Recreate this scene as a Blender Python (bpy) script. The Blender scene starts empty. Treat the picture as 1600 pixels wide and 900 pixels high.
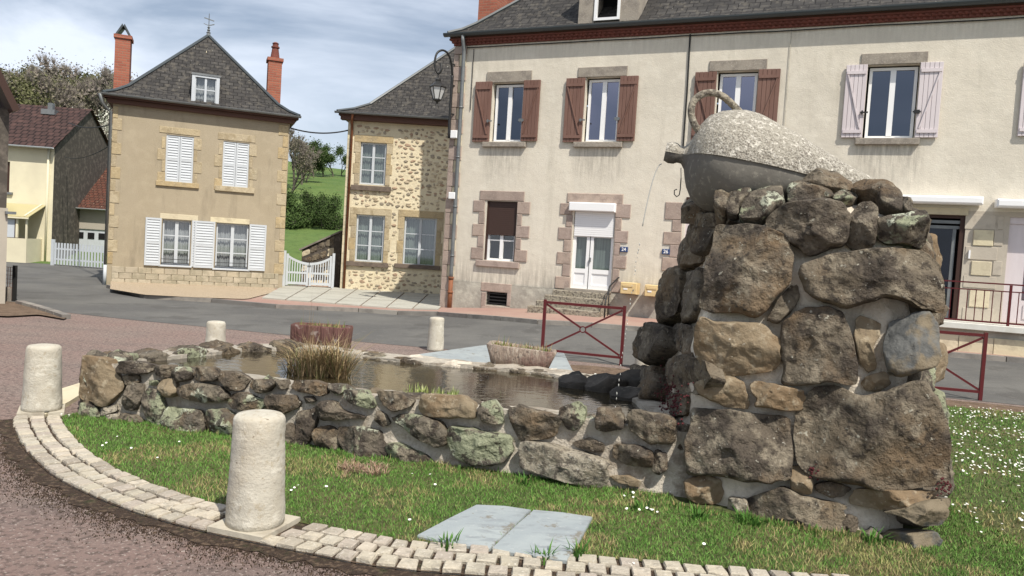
import bpy, bmesh, math, random
from mathutils import Vector, Matrix, noise, geometry
R = math.radians
S = bpy.context.scene
COL = S.collection
rnd = random.Random(7)
# ------------------------------------------------------------------ camera
F_PX, ROLL, PITCH, EYE = 1200.0, 0.062, math.atan(56/1200.0), 1.6
Fw = Vector((0, math.cos(PITCH), -math.sin(PITCH)))
U0 = Vector((0, math.sin(PITCH), math.cos(PITCH)))
R0 = Vector((1, 0, 0))
Rt = R0*math.cos(ROLL) + U0*math.sin(ROLL)
Up = U0*math.cos(ROLL) - R0*math.sin(ROLL)
EYEV = Vector((0, 0, EYE))
cam = bpy.data.objects.new('camera', bpy.data.cameras.new('camera'))
COL.objects.link(cam)
cam.matrix_world = Matrix(((Rt.x, Up.x, -Fw.x, 0), (Rt.y, Up.y, -Fw.y, 0), (Rt.z, Up.z, -Fw.z, EYE), (0, 0, 0, 1)))
cam.data.sensor_width = 36
cam.data.lens = 36*F_PX/1600.0
cam.data.clip_end = 2000
S.camera = cam
S.render.resolution_x, S.render.resolution_y = 1024, 576
# ------------------------------------------------------------------ sky, sun, exposure
SUN_AZ, SUN_EL = R(149), R(54)      # azimuth clockwise from +Y
W = bpy.data.worlds.new("World"); S.world = W; W.use_nodes = True
nt = W.node_tree; nt.nodes.clear()
def N(t, tree=None, **kw):
    n = (tree or nt).nodes.new(t)
    for k, v in kw.items(): setattr(n, k, v)
    return n
sky = N('ShaderNodeTexSky', sky_type='NISHITA', sun_disc=False)
sky.sun_elevation = SUN_EL; sky.sun_rotation = SUN_AZ
sky.dust_density = 1.5; sky.air_density = 1.0
tc = N('ShaderNodeTexCoord')
mp = N('ShaderNodeMapping'); mp.inputs['Scale'].default_value = (1.0, 1.0, 2.6)
mp.inputs['Location'].default_value = (0.3, 0.1, 0.4)
no = N('ShaderNodeTexNoise'); no.inputs['Scale'].default_value = 1.7; no.inputs['Detail'].default_value = 7; no.inputs['Roughness'].default_value = .55
no.inputs['Distortion'].default_value = .4
cr = N('ShaderNodeValToRGB'); cr.color_ramp.elements[0].position = .43; cr.color_ramp.elements[1].position = .60
cr.color_ramp.elements[0].color = (.24, .24, .24, 1); cr.color_ramp.elements[1].color = (.95, .95, .95, 1)
mx = N('ShaderNodeMix', data_type='RGBA'); mx.inputs[7].default_value = (10.0, 10.9, 12.4, 1)
bg = N('ShaderNodeBackground'); bg.inputs['Strength'].default_value = .084
wo = N('ShaderNodeOutputWorld')
L = nt.links.new
L(tc.outputs['Generated'], mp.inputs[0]); L(mp.outputs[0], no.inputs['Vector']); L(no.outputs[0], cr.inputs[0])
L(cr.outputs[0], mx.inputs[0]); L(sky.outputs[0], mx.inputs[6]); L(mx.outputs[2], bg.inputs[0]); L(bg.outputs[0], wo.inputs[0])
sun = bpy.data.objects.new('sun', bpy.data.lights.new('sun', 'SUN'))
sun.data.energy = 5.0; sun.data.angle = R(.5); sun.data.color = (1, .94, .84)
sd = Vector((math.sin(SUN_AZ)*math.cos(SUN_EL), math.cos(SUN_AZ)*math.cos(SUN_EL), math.sin(SUN_EL)))
sun.rotation_euler = sd.to_track_quat('Z', 'Y').to_euler(); sun.location = (5, -5, 20)
COL.objects.link(sun)
S.view_settings.view_transform = 'Standard'; S.view_settings.look = 'None'
S.view_settings.exposure = 0.16; S.view_settings.gamma = 1

# ------------------------------------------------------------------ geometry of the view
def ray(px, py):
    return Fw + Rt*((px-800)/F_PX) + Up*((450-py)/F_PX)
def sm(t): t = max(0, min(1, t)); return t*t*(3-2*t)
def g(x, y):
    return .25*sm((y-(11.95-.26*x))/3.5)*sm((x+3.0)/4.5) if y < 60 else 0
def G(px, py, off=0):
    d = ray(px, py); z = 0
    for _ in range(12):
        t = (z+off-EYE)/d.z; p = EYEV + d*t; z = g(p.x, p.y)
    return Vector((p.x, p.y, z+off))
def AT(px, py, Y):
    d = ray(px, py); return EYEV + d*(Y/d.y)
def onplane(px, py, P, n):
    d = ray(px, py); return EYEV + d*((P-EYEV).dot(n)/d.dot(n))

# ------------------------------------------------------------------ object helpers
def tag(o, label=None, cat=None, group=None, kind=None):
    if label: o['label'] = label
    if cat: o['category'] = cat
    if group: o['group'] = group
    if kind: o['kind'] = kind
    return o
def thing(name, loc, rz, label, cat, group=None):
    o = bpy.data.objects.new(name, None); COL.objects.link(o); o.empty_display_size = .2
    o.location = loc; o.rotation_euler = (0, 0, rz)
    return tag(o, label, cat, group)
def link(name, me, parent=None, m=None):
    if m is not None and not me.materials: me.materials.append(m)
    o = bpy.data.objects.new(name, me); COL.objects.link(o)
    if parent is not None: o.parent = parent
    return o
class MB:
    def __init__(s): s.v = []; s.f = []; s.c = []; s.uc = False
    def quad(s, a, b, c, d):
        i = len(s.v); s.v += [tuple(a), tuple(b), tuple(c), tuple(d)]; s.f.append((i, i+1, i+2, i+3)); return s
    def tri(s, a, b, c):
        i = len(s.v); s.v += [tuple(a), tuple(b), tuple(c)]; s.f.append((i, i+1, i+2)); return s
    def box(s, x0, x1, y0, y1, z0, z1, bev=0):
        if x0 > x1: x0, x1 = x1, x0
        if y0 > y1: y0, y1 = y1, y0
        if z0 > z1: z0, z1 = z1, z0
        i = len(s.v)
        if bev:
            b = min(bev, (x1-x0)*.3, (y1-y0)*.3, (z1-z0)*.3)
            # front face (y0) chamfered
            s.v += [(x0, y1, z0), (x1, y1, z0), (x1, y1, z1), (x0, y1, z1), (x0, y0+b, z0), (x1, y0+b, z0), (x1, y0+b, z1), (x0, y0+b, z1),
                    (x0+b, y0, z0+b), (x1-b, y0, z0+b), (x1-b, y0, z1-b), (x0+b, y0, z1-b)]
            for q in ((3, 2, 1, 0), (8, 9, 10, 11), (0, 1, 5, 4), (1, 2, 6, 5), (2, 3, 7, 6), (3, 0, 4, 7), (4, 5, 9, 8), (5, 6, 10, 9), (6, 7, 11, 10), (7, 4, 8, 11)):
                s.f.append(tuple(i+k for k in q))
            return s
        s.v += [(x0, y0, z0), (x1, y0, z0), (x1, y1, z0), (x0, y1, z0), (x0, y0, z1), (x1, y0, z1), (x1, y1, z1), (x0, y1, z1)]
        for q in ((3, 2, 1, 0), (4, 5, 6, 7), (0, 1, 5, 4), (1, 2, 6, 5), (2, 3, 7, 6), (3, 0, 4, 7)):
            s.f.append(tuple(i+k for k in q))
        return s
    def hexa(s, p):      # 8 points: bottom 4, top 4
        i = len(s.v); s.v += [tuple(q) for q in p]
        for q in ((3, 2, 1, 0), (4, 5, 6, 7), (0, 1, 5, 4), (1, 2, 6, 5), (2, 3, 7, 6), (3, 0, 4, 7)):
            s.f.append(tuple(i+k for k in q))
        return s
    def bar(s, a, b, w, h=None, upv=(0, 0, 1)):
        a = Vector(a); b = Vector(b); h = h or w
        d = (b-a).normalized(); u = Vector(upv)
        if abs(d.dot(u)) > .98: u = Vector((0, 1, 0))
        x = d.cross(u).normalized()*w/2; y = x.cross(d).normalized()*h/2
        return s.hexa([a-x-y, a+x-y, a+x+y, a-x+y, b-x-y, b+x-y, b+x+y, b-x+y])
    def tube(s, pts, r, n=8, cap=True):
        pts = [Vector(p) for p in pts]; i0 = len(s.v)
        rs = r if isinstance(r, (list, tuple)) else [r]*len(pts)
        ref = None
        for k, p in enumerate(pts):
            d = (pts[min(k+1, len(pts)-1)]-pts[max(k-1, 0)]).normalized()
            if ref is None:
                ref = Vector((0, 0, 1)) if abs(d.z) < .9 else Vector((0, 1, 0))
            x = d.cross(ref).normalized(); ref = x.cross(d).normalized()
            for j in range(n):
                a = 2*math.pi*j/n
                s.v.append(tuple(p + x*math.cos(a)*rs[k] + ref*math.sin(a)*rs[k]))
        for k in range(len(pts)-1):
            for j in range(n):
                a = i0+k*n+j; b = i0+k*n+(j+1) % n
                s.f.append((a, b, b+n, a+n))
        if cap:
            s.f.append(tuple(i0+j for j in reversed(range(n)))); e = i0+(len(pts)-1)*n
            s.f.append(tuple(e+j for j in range(n)))
        return s
    def lathe(s, prof, c=(0, 0, 0), n=32, cap=True):
        i0 = len(s.v)
        for r, z in prof:
            for j in range(n):
                a = 2*math.pi*j/n; s.v.append((c[0]+r*math.cos(a), c[1]+r*math.sin(a), c[2]+z))
        for k in range(len(prof)-1):
            for j in range(n):
                a = i0+k*n+j; b = i0+k*n+(j+1) % n; s.f.append((a, b, b+n, a+n))
        if cap:
            s.f.append(tuple(i0+j for j in reversed(range(n)))); e = i0+(len(prof)-1)*n; s.f.append(tuple(e+j for j in range(n)))
        return s
    def mesh(s, name, m=None, smooth=False, attr=None):
        me = bpy.data.meshes.new(name); me.from_pydata(s.v, [], s.f); me.update()
        if m is not None: me.materials.append(m)
        if smooth: me.polygons.foreach_set('use_smooth', [True]*len(me.polygons))
        if attr:
            a = me.color_attributes.new('tint', 'FLOAT_COLOR', 'POINT')
            flat = []
            for c in attr: flat += [c[0], c[1], c[2], 1.0]
            a.data.foreach_set('color', flat)
        return me
    def build(s, name, m, parent=None, smooth=False, attr=None, kind=None, label=None):
        o = link(name, s.mesh(name, m, smooth, attr), parent)
        if kind: o['kind'] = kind
        if label: o['label'] = label
        return o
def struct(name, mb, m, smooth=False): return mb.build(name, m, None, smooth, kind='structure')

# ------------------------------------------------------------------ materials
M = {}
def mat(name, base, rough=.85, layers=(), bump=(), spec=.3, rand=None, metal=0, attr=False, scale=(1, 1, 1), masks=()):
    """layers: (scale, detail, colour, lo, hi, amount[, stretch]) noise masks mixed in order; bump: (scale, strength, dist)"""
    m = bpy.data.materials.new(name); m.use_nodes = True; t = m.node_tree; t.nodes.clear()
    l = t.links.new
    out = N('ShaderNodeOutputMaterial', t); p = N('ShaderNodeBsdfPrincipled', t); l(p.outputs[0], out.inputs[0])
    p.inputs['Roughness'].default_value = rough; p.inputs['Specular IOR Level'].default_value = spec; p.inputs['Metallic'].default_value = metal
    tc = N('ShaderNodeTexCoord', t); co = tc.outputs['Object']
    oi = N('ShaderNodeObjectInfo', t)
    if rand:
        vm = N('ShaderNodeVectorMath', t, operation='SCALE'); cmb = N('ShaderNodeCombineXYZ', t)
        for k in range(3): l(oi.outputs['Random'], cmb.inputs[k])
        vm.inputs['Scale'].default_value = 37.0; l(cmb.outputs[0], vm.inputs[0])
        ad = N('ShaderNodeVectorMath', t, operation='ADD'); l(co, ad.inputs[0]); l(vm.outputs[0], ad.inputs[1]); co = ad.outputs[0]
        rp = N('ShaderNodeValToRGB', t); rp.color_ramp.interpolation = 'LINEAR'
        e = rp.color_ramp.elements
        while len(e) < len(rand): e.new(.5)
        for k, c in enumerate(rand): e[k].position = k/(len(rand)-1); e[k].color = (*c, 1)
        l(oi.outputs['Random'], rp.inputs[0]); cur = rp.outputs[0]
    elif attr:
        a = N('ShaderNodeAttribute', t, attribute_name='tint'); cur = a.outputs['Color']
    else:
        rg = N('ShaderNodeRGB', t); rg.outputs[0].default_value = (*base, 1); cur = rg.outputs[0]
    def noise_node(sc, det, stretch=None, vor=False):
        src = co
        if stretch:
            mpn = N('ShaderNodeMapping', t); mpn.inputs['Scale'].default_value = stretch; l(co, mpn.inputs[0]); src = mpn.outputs[0]
        if vor:
            n = N('ShaderNodeTexVoronoi', t); n.inputs['Scale'].default_value = sc; l(src, n.inputs['Vector']); return n.outputs['Distance']
        n = N('ShaderNodeTexNoise', t); n.inputs['Scale'].default_value = sc; n.inputs['Detail'].default_value = det; n.inputs['Roughness'].default_value = .62
        l(src, n.inputs['Vector']); return n.outputs[0]
    for ly in layers:
        sc, det, colr, lo, hi, amt = ly[:6]; st = ly[6] if len(ly) > 6 else None
        o_ = noise_node(sc, det, st)
        mr = N('ShaderNodeMapRange', t); l(o_, mr.inputs[0]); mr.inputs[1].default_value = lo; mr.inputs[2].default_value = hi
        mr.inputs[3].default_value = 0; mr.inputs[4].default_value = amt
        mxn = N('ShaderNodeMix', t, data_type='RGBA'); l(mr.outputs[0], mxn.inputs[0]); l(cur, mxn.inputs[6]); mxn.inputs[7].default_value = (*colr, 1)
        cur = mxn.outputs[2]
    for (xa, xb, za, zb_) in masks:
        sp = N('ShaderNodeSeparateXYZ', t); l(tc.outputs['Object'], sp.inputs[0])
        def mr_(src, a, b):
            q = N('ShaderNodeMapRange', t); l(src, q.inputs[0]); q.inputs[1].default_value = a; q.inputs[2].default_value = b; return q.outputs[0]
        def mul(a, b):
            q = N('ShaderNodeMath', t, operation='MULTIPLY'); l(a, q.inputs[0]); l(b, q.inputs[1]); return q.outputs[0]
        nz = noise_node(5, 6, (3, 3, .35))
        k_ = mul(mul(mr_(sp.outputs[0], xa-.12, xa+.12), mr_(sp.outputs[0], xb+.12, xb-.12)), mul(mr_(sp.outputs[2], za, zb_), mr_(nz, .38, .66)))
        if za > zb_: pass
        lim = N('ShaderNodeMath', t, operation='LESS_THAN'); l(sp.outputs[2], lim.inputs[0]); lim.inputs[1].default_value = max(za, zb_)
        if za < zb_: k_ = mul(k_, lim.outputs[0])
        mxn = N('ShaderNodeMix', t, data_type='RGBA'); l(k_, mxn.inputs[0]); l(cur, mxn.inputs[6]); mxn.inputs[7].default_value = (.34, .31, .26, 1); cur = mxn.outputs[2]
    l(cur, p.inputs['Base Color'])
    prev = None
    for b in bump:
        sc, stg, dist = b[:3]; st = b[3] if len(b) > 3 else None; vor = len(b) > 4
        o_ = noise_node(sc, 6, st, vor)
        bn = N('ShaderNodeBump', t); bn.inputs['Strength'].default_value = stg; bn.inputs['Distance'].default_value = dist
        l(o_, bn.inputs['Height'])
        if prev: l(prev, bn.inputs['Normal'])
        prev = bn.outputs[0]
    if prev: l(prev, p.inputs['Normal'])
    M[name] = m
    return m
def brickmat(name, c1, c2, mortar, bw, rh, msize=.02, axis='XZ', bumpd=.01, rough=.85, layers=(), offset=.5):
    m = bpy.data.materials.new(name); m.use_nodes = True; t = m.node_tree; t.nodes.clear(); l = t.links.new
    out = N('ShaderNodeOutputMaterial', t); p = N('ShaderNodeBsdfPrincipled', t); l(p.outputs[0], out.inputs[0])
    p.inputs['Roughness'].default_value = rough; p.inputs['Specular IOR Level'].default_value = .2
    if axis == 'UV':
        a = N('ShaderNodeAttribute', t, attribute_name='suv'); src = a.outputs['Vector']
    else:
        tc = N('ShaderNodeTexCoord', t); sp = N('ShaderNodeSeparateXYZ', t); cb = N('ShaderNodeCombineXYZ', t); l(tc.outputs['Object'], sp.inputs[0])
        ad = N('ShaderNodeMath', t, operation='ADD'); l(sp.outputs[0], ad.inputs[0]); l(sp.outputs[1], ad.inputs[1])
        l(ad.outputs[0], cb.inputs[0]); l(sp.outputs[2], cb.inputs[1]); src = cb.outputs[0]
    b = N('ShaderNodeTexBrick', t); l(src, b.inputs['Vector']); b.inputs['Scale'].default_value = 1
    b.inputs['Brick Width'].default_value = bw; b.inputs['Row Height'].default_value = rh; b.inputs['Mortar Size'].default_value = msize
    b.inputs['Mortar Smooth'].default_value = .3; b.inputs['Bias'].default_value = 0
    b.inputs['Color1'].default_value = (*c1, 1); b.inputs['Color2'].default_value = (*c2, 1); b.inputs['Mortar'].default_value = (*mortar, 1)
    cur = b.outputs[0]
    for sc, det, colr, lo, hi, amt in layers:
        n = N('ShaderNodeTexNoise', t); n.inputs['Scale'].default_value = sc; n.inputs['Detail'].default_value = det; l(src, n.inputs['Vector'])
        mr = N('ShaderNodeMapRange', t); l(n.outputs[0], mr.inputs[0]); mr.inputs[1].default_value = lo; mr.inputs[2].default_value = hi; mr.inputs[4].default_value = amt
        mxn = N('ShaderNodeMix', t, data_type='RGBA'); l(mr.outputs[0], mxn.inputs[0]); l(cur, mxn.inputs[6]); mxn.inputs[7].default_value = (*colr, 1); cur = mxn.outputs[2]
    l(cur, p.inputs['Base Color'])
    bn = N('ShaderNodeBump', t); bn.inputs['Strength'].default_value = .7; bn.inputs['Distance'].default_value = bumpd; bn.invert = True
    l(b.outputs['Fac'], bn.inputs['Height']); l(bn.outputs[0], p.inputs['Normal'])
    M[name] = m; return m

mat('asphalt', (.095, .093, .089), .9, [(.5, 6, (.13, .127, .118), .42, .6, .9), (.9, 7, (.07, .067, .063), .56, .62, .6), (7, 6, (.16, .15, .135), .60, .66, .5), (40, 2, (.2, .19, .175), .6, .75, .5), (3, 5, (.065, .063, .06), .55, .75, .5, (.3, 3, 1))], [(120, .4, .01)])
mat('pinksquare', (.28, .195, .168), .95, [(.45, 5, (.27, .215, .185), .4, .62, .9), (1.2, 6, (.20, .155, .138), .5, .66, .7, (.5, 1.6, 1)), (22, 4, (.10, .075, .065), .50, .60, .7), (45, 3, (.50, .42, .37), .58, .66, .85)], [(45, .9, .03), (130, .7, .02)])
mat('pavement', (.32, .20, .165), .9, [(.8, 5, (.38, .28, .22), .4, .7, .8), (30, 3, (.2, .13, .11), .55, .7, .5)], [(60, .4, .01)])
mat('kerbstone', (.22, .2, .18), .9, [(3, 5, (.12, .11, .1), .45, .65, .7)], [(30, .5, .01)], rand=[(.16, .15, .14), (.27, .25, .22), (.22, .19, .17)])
mat('concrete', (.40, .39, .34), .9, [(1.5, 6, (.28, .27, .23), .45, .7, .7), (30, 3, (.5, .48, .42), .6, .7, .4)], [(60, .4, .005)])
mat('gravel', (.42, .33, .23), .95, [(40, 3, (.60, .50, .37), .5, .6, .9), (35, 3, (.22, .16, .10), .56, .66, .8)], [(40, 1, .04)])
mat('earth', (.16, .11, .075), .95, [(6, 6, (.09, .06, .04), .45, .6, .8), (30, 4, (.28, .22, .15), .58, .66, .7)], [(30, 1, .03)])
mat('mulch', (.05, .033, .023), 1, [(30, 5, (.15, .105, .07), .50, .62, .8), (12, 4, (.03, .045, .012), .55, .7, .5)], [(40, 1, .03)])
mat('field', (.075, .13, .03), .95, [(.25, 6, (.11, .16, .04), .4, .6, .9), (3, 5, (.045, .075, .018), .5, .7, .6), (.6, 4, (.15, .14, .06), .58, .7, .5)], [(4, .8, .1)])
mat('lawnsoil', (.07, .085, .028), 1, [(1.2, 5, (.13, .10, .05), .48, .62, .8), (20, 5, (.16, .17, .06), .5, .65, .7)], [(40, 1, .03)])
mat('grassblade', (.1, .2, .05), .75, attr=True, spec=.25)
STL = [(1.2, 5, (.205, .175, .13), .42, .60, .6), (3.0, 7, (.062, .05, .04), .46, .58, .85), (1.8, 5, (.17, .115, .065), .53, .64, .7), (9, 8, (.29, .25, .185), .53, .64, .7), (13, 6, (.035, .028, .022), .54, .64, .85), (24, 5, (.40, .38, .31), .64, .68, .8)]
mat('stone', (.2, .17, .13), .92, STL + [(30, 4, (.55, .53, .46), .70, .73, .6)], [(3, .8, .12), (13, 1.0, .045), (50, .9, .014)],
    rand=[(.080, .063, .047), (.15, .12, .088), (.105, .087, .068), (.175, .138, .092), (.112, .085, .060), (.145, .125, .098)])
mat('stone_lichen', (.2, .17, .13), .92, STL + [(2.6, 8, (.30, .32, .21), .52, .55, .85), (6, 8, (.50, .52, .40), .57, .60, .85), (12, 6, (.05, .04, .032), .55, .60, .9)], [(3, .8, .12), (13, 1.0, .045), (50, .9, .014)],
    rand=[(.09, .075, .06), (.14, .12, .09), (.11, .095, .08)])
mat('stone_tan', (.20, .155, .10), .92, [(1.2, 5, (.22, .18, .12), .42, .60, .5)] + [(2.5, 5, (.17, .115, .065), .45, .60, .8), (14, 6, (.33, .28, .2), .54, .64, .7), (22, 4, (.55, .52, .44), .66, .70, .7), (12, 6, (.13, .1, .07), .6, .7, .7)], [(4, .7, .06), (18, .7, .02), (60, .4, .008)])
mat('stone_blue', (.095, .096, .092), .85, [(4, 6, (.15, .15, .14), .45, .6, .8), (9, 6, (.06, .062, .062), .5, .65, .7), (2.4, 6, (.18, .145, .095), .47, .54, .9)], [(5, .8, .05), (25, .6, .01)])
mat('stone_dark', (.05, .045, .038), .9, [(4, 6, (.10, .085, .07), .45, .65, .8), (14, 5, (.17, .15, .12), .58, .68, .6)], [(5, .8, .05), (25, .6, .01)])
mat('granite', (.31, .275, .215), .92, [(22, 6, (.10, .085, .07), .50, .56, .85), (5, 5, (.25, .21, .15), .5, .65, .6), (60, 3, (.6, .57, .5), .6, .7, .6)], [(22, 1, .03), (70, .6, .01)])
mat('footing', (.44, .40, .32), .92, [(9, 6, (.32, .28, .22), .48, .62, .8)], [(25, .6, .01)])
mat('mortar', (.70, .63, .52), .95, [(1.3, 5, (.48, .42, .34), .44, .62, .7), (5, 7, (.26, .21, .16), .52, .64, .65), (1, 4, (.34, .29, .22), .54, .68, .6), (40, 3, (.62, .58, .5), .58, .7, .5)], [(7, .8, .05), (50, .8, .015)])
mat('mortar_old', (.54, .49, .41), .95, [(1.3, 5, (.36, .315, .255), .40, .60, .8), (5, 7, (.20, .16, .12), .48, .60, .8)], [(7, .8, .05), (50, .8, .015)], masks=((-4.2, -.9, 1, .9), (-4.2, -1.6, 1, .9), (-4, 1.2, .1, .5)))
mat('jug_rough', (.44, .41, .35), .95, [(75, 3, (.13, .11, .09), .49, .56, .75), (2, 5, (.38, .35, .29), .45, .65, .6), (30, 2, (.72, .68, .6), .58, .64, .7)], [(40, 1, .03), (90, .6, .01)])
mat('jug_smooth_shaded', (.17, .16, .14), .9, [(2, 5, (.11, .10, .09), .42, .62, .8), (26, 5, (.28, .26, .22), .56, .64, .7)], [(20, .4, .01)])  # smooth cement underside; the shade below the belly is darkened into this colour
mat('bollard', (.46, .43, .36), .92, [(3.2, 6, (.40, .355, .28), .46, .64, .8, (1, 1, .5)), (26, 5, (.34, .29, .21), .56, .66, .7), (12, 5, (.60, .57, .49), .52, .66, .7), (34, 3, (.13, .10, .07), .68, .71, .8), (1.1, 5, (.44, .38, .28), .5, .6, .5)], [(14, .5, .015), (60, .6, .008), (6, .35, .012, (1, 1, 3))])
mat('sett', (.42, .38, .32), .92, [(14, 5, (.28, .25, .2), .5, .65, .7), (50, 3, (.62, .58, .5), .58, .68, .6)], [(25, .8, .02), (80, .5, .005)], rand=[(.30, .26, .21), (.44, .40, .32), (.36, .31, .26), (.50, .44, .35), (.40, .36, .28)])
mat('slab', (.27, .30, .31), .8, [(2, 6, (.32, .35, .35), .42, .6, .9), (5, 6, (.22, .24, .25), .5, .62, .8, (1, 3, 1)), (9, 7, (.17, .15, .115), .60, .66, .8), (40, 4, (.38, .40, .39), .62, .68, .6)], [(14, .5, .008), (60, .3, .004)])
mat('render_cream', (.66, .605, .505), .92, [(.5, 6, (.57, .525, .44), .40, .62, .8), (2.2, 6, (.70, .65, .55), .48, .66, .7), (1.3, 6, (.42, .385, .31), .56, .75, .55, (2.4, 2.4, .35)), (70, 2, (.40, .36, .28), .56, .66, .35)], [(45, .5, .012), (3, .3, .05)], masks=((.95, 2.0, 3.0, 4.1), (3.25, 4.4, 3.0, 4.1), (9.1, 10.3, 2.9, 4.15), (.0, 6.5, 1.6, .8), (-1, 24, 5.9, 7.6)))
mat('render_plinth', (.42, .395, .335), .92, [(1.6, 6, (.30, .28, .24), .42, .6, .9), (5, 6, (.52, .5, .42), .52, .65, .7)], [(14, .6, .02)])
mat('render_shop', (.44, .39, .32), .92, [(1.0, 6, (.50, .45, .37), .42, .62, .8), (5, 6, (.34, .30, .25), .54, .66, .5)], [(25, .4, .01)])
mat('render_tan', (.36, .305, .22), .92, [(.7, 6, (.34, .285, .20), .4, .62, .8), (3, 7, (.40, .34, .245), .48, .66, .7), (1.2, 6, (.23, .195, .14), .54, .70, .7, (2.2, 2.2, .4)), (40, 3, (.22, .185, .13), .55, .66, .4)], [(40, .5, .012)])
mat('render_yellow', (.68, .63, .46), .92, [(.6, 5, (.58, .53, .39), .42, .62, .8)], [(30, .3, .01)])
mat('render_grey', (.40, .36, .30), .92, [(1, 5, (.33, .30, .25), .42, .62, .8)], [(30, .3, .01)])
mat('render_pale', (.66, .585, .42), .92, [(1.5, 6, (.58, .50, .35), .42, .6, .8), (14, 5, (.74, .66, .47), .52, .64, .7)], [(14, .8, .02)])
mat('rubble', (.3, .2, .12), .9, [(14, 5, (.2, .15, .1), .5, .66, .5)], [(30, .5, .01)], attr=True)
mat('darkrubble', (.075, .065, .055), .95, [(5, 5, (.14, .12, .10), .48, .62, .9)], [(9, .6, .02)])
mat('quoin', (.5, .38, .19), .92, [(4, 7, (.30, .24, .15), .47, .62, .8), (20, 4, (.56, .48, .33), .55, .66, .5)], [(12, .8, .02)], rand=[(.46, .37, .22), (.37, .31, .215), (.46, .39, .27), (.42, .32, .175), (.36, .31, .22)])
mat('palestone', (.58, .51, .36), .92, [(4, 6, (.44, .38, .27), .5, .64, .8)], [(18, .6, .01)], rand=[(.62, .55, .38), (.52, .46, .33), (.66, .58, .42)])
mat('plinthstone', (.42, .37, .28), .92, [(3, 6, (.28, .25, .18), .46, .62, .85)], [(18, .7, .012)], rand=[(.44, .38, .28), (.36, .32, .24), (.48, .42, .32), (.38, .33, .25)])
mat('pinkgranite', (.36, .28, .235), .9, [(5, 6, (.27, .21, .18), .45, .62, .8), (50, 3, (.5, .42, .36), .56, .66, .6), (2, 4, (.22, .18, .15), .58, .7, .6)], [(30, .6, .01)], rand=[(.38, .30, .26), (.33, .26, .22), (.42, .33, .27)])
mat('greygranite', (.30, .265, .22), .9, [(5, 6, (.20, .175, .15), .45, .62, .8), (50, 3, (.45, .41, .36), .56, .66, .6)], [(30, .6, .01)])
mat('brownwood', (.16, .088, .068), .7, [(3, 5, (.20, .115, .09), .42, .6, .8, (1, 1, .15)), (12, 5, (.13, .06, .045), .55, .7, .6, (3, 3, .3))], [(25, .4, .006, (4, 4, .3))])
mat('whitewood', (.62, .56, .57), .6, [(3, 5, (.54, .48, .49), .45, .62, .6, (1, 1, .2))], [(25, .3, .004, (4, 4, .3))])
mat('whitepaint', (.50, .53, .56), .5, [(4, 5, (.43, .455, .475), .5, .7, .6)])
mat('whitepvc', (.80, .80, .80), .4)
mat('offwhite', (.62, .61, .56), .6, [(4, 5, (.5, .48, .42), .5, .66, .5)])
mat('darkwood', (.045, .022, .016), .6)
mat('redpaint', (.095, .014, .016), .45, [(14, 4, (.1, .02, .02), .55, .66, .6)])
mat('iron', (.03, .03, .03), .5, metal=.3)
mat('zinc', (.16, .17, .175), .5, [(3, 4, (.22, .23, .23), .45, .62, .7)], metal=.4)
mat('darkgutter', (.045, .055, .06), .4, spec=.5)
mat('castrust', (.22, .085, .04), .7, [(9, 4, (.13, .06, .035), .5, .62, .7)])
mat('brickred', (.15, .052, .038), .85, [(8, 5, (.22, .07, .05), .5, .62, .6)], [(30, .4, .005)])
mat('eaveboard', (.10, .05, .036), .7)
mat('sillstone', (.16, .125, .10), .9, [(6, 5, (.1, .08, .065), .48, .62, .7)])
mat('roller', (.055, .032, .026), .5, bump=[(1, 0, 0)])
mat('blackroom', (.008, .008, .009), .9)
mat('curtain', (.40, .41, .42), .95, [(10, 3, (.27, .28, .29), .42, .6, .9, (3, 3, .1))])
mat('curtain_green', (.20, .24, .22), .95, [(10, 3, (.13, .16, .15), .42, .6, .9, (3, 3, .1))])
mat('lace_red', (.06, .012, .02), .95, [(30, 3, (.3, .05, .1), .58, .62, .6)])
mat('mailbox', (.62, .47, .24), .5, [(6, 4, (.52, .39, .2), .5, .62, .6)])
mat('plaque', (.03, .06, .16), .4)
mat('canopy', (.42, .37, .20), .3)
mat('soil', (.05, .035, .022), 1, bump=[(30, 1, .03)])
mat('trough_red', (.17, .085, .072), .9, [(9, 5, (.10, .045, .038), .46, .6, .9, (4, 4, .5)), (8, 5, (.38, .32, .28), .58, .66, .8)], [(14, 1, .04, (4, 4, .4))])
mat('trough_stone', (.32, .25, .2), .92, [(10, 6, (.46, .4, .33), .5, .62, .9, (3, 3, .6)), (3, 5, (.16, .08, .07), .5, .62, .7), (26, 5, (.1, .08, .07), .56, .64, .7)], [(14, 1, .04, (3, 3, .5))])
mat('leaf_bare', (.13, .12, .075), .9, rand=[(.15, .135, .09), (.20, .175, .13), (.13, .14, .07), (.17, .15, .12)], attr=False)
mat('leaf_ivy', (.06, .07, .03), .9, rand=[(.085, .085, .04), (.11, .115, .05), (.12, .105, .065)])
mat('leaf_white', (.5, .5, .42), .9, rand=[(.42, .42, .34), (.55, .55, .47), (.5, .48, .4)])
mat('leaf_green', (.05, .085, .02), .9, rand=[(.035, .06, .014), (.06, .10, .025)])
mat('bark', (.11, .095, .075), .95, [(8, 4, (.06, .05, .04), .5, .6, .7)], [(14, .6, .02)])
mat('twig', (.22, .19, .165), .95)
mat('drygrass', (.3, .24, .13), .9, attr=True)
mat('daisy', (.8, .8, .76), .7)
mat('daisy_eye', (.6, .42, .03), .7)
mat('sedum', (.075, .016, .018), .9)
mat('lampglass', (.55, .56, .55), .25)
mat('cable', (.02, .02, .02), .7)
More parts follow.
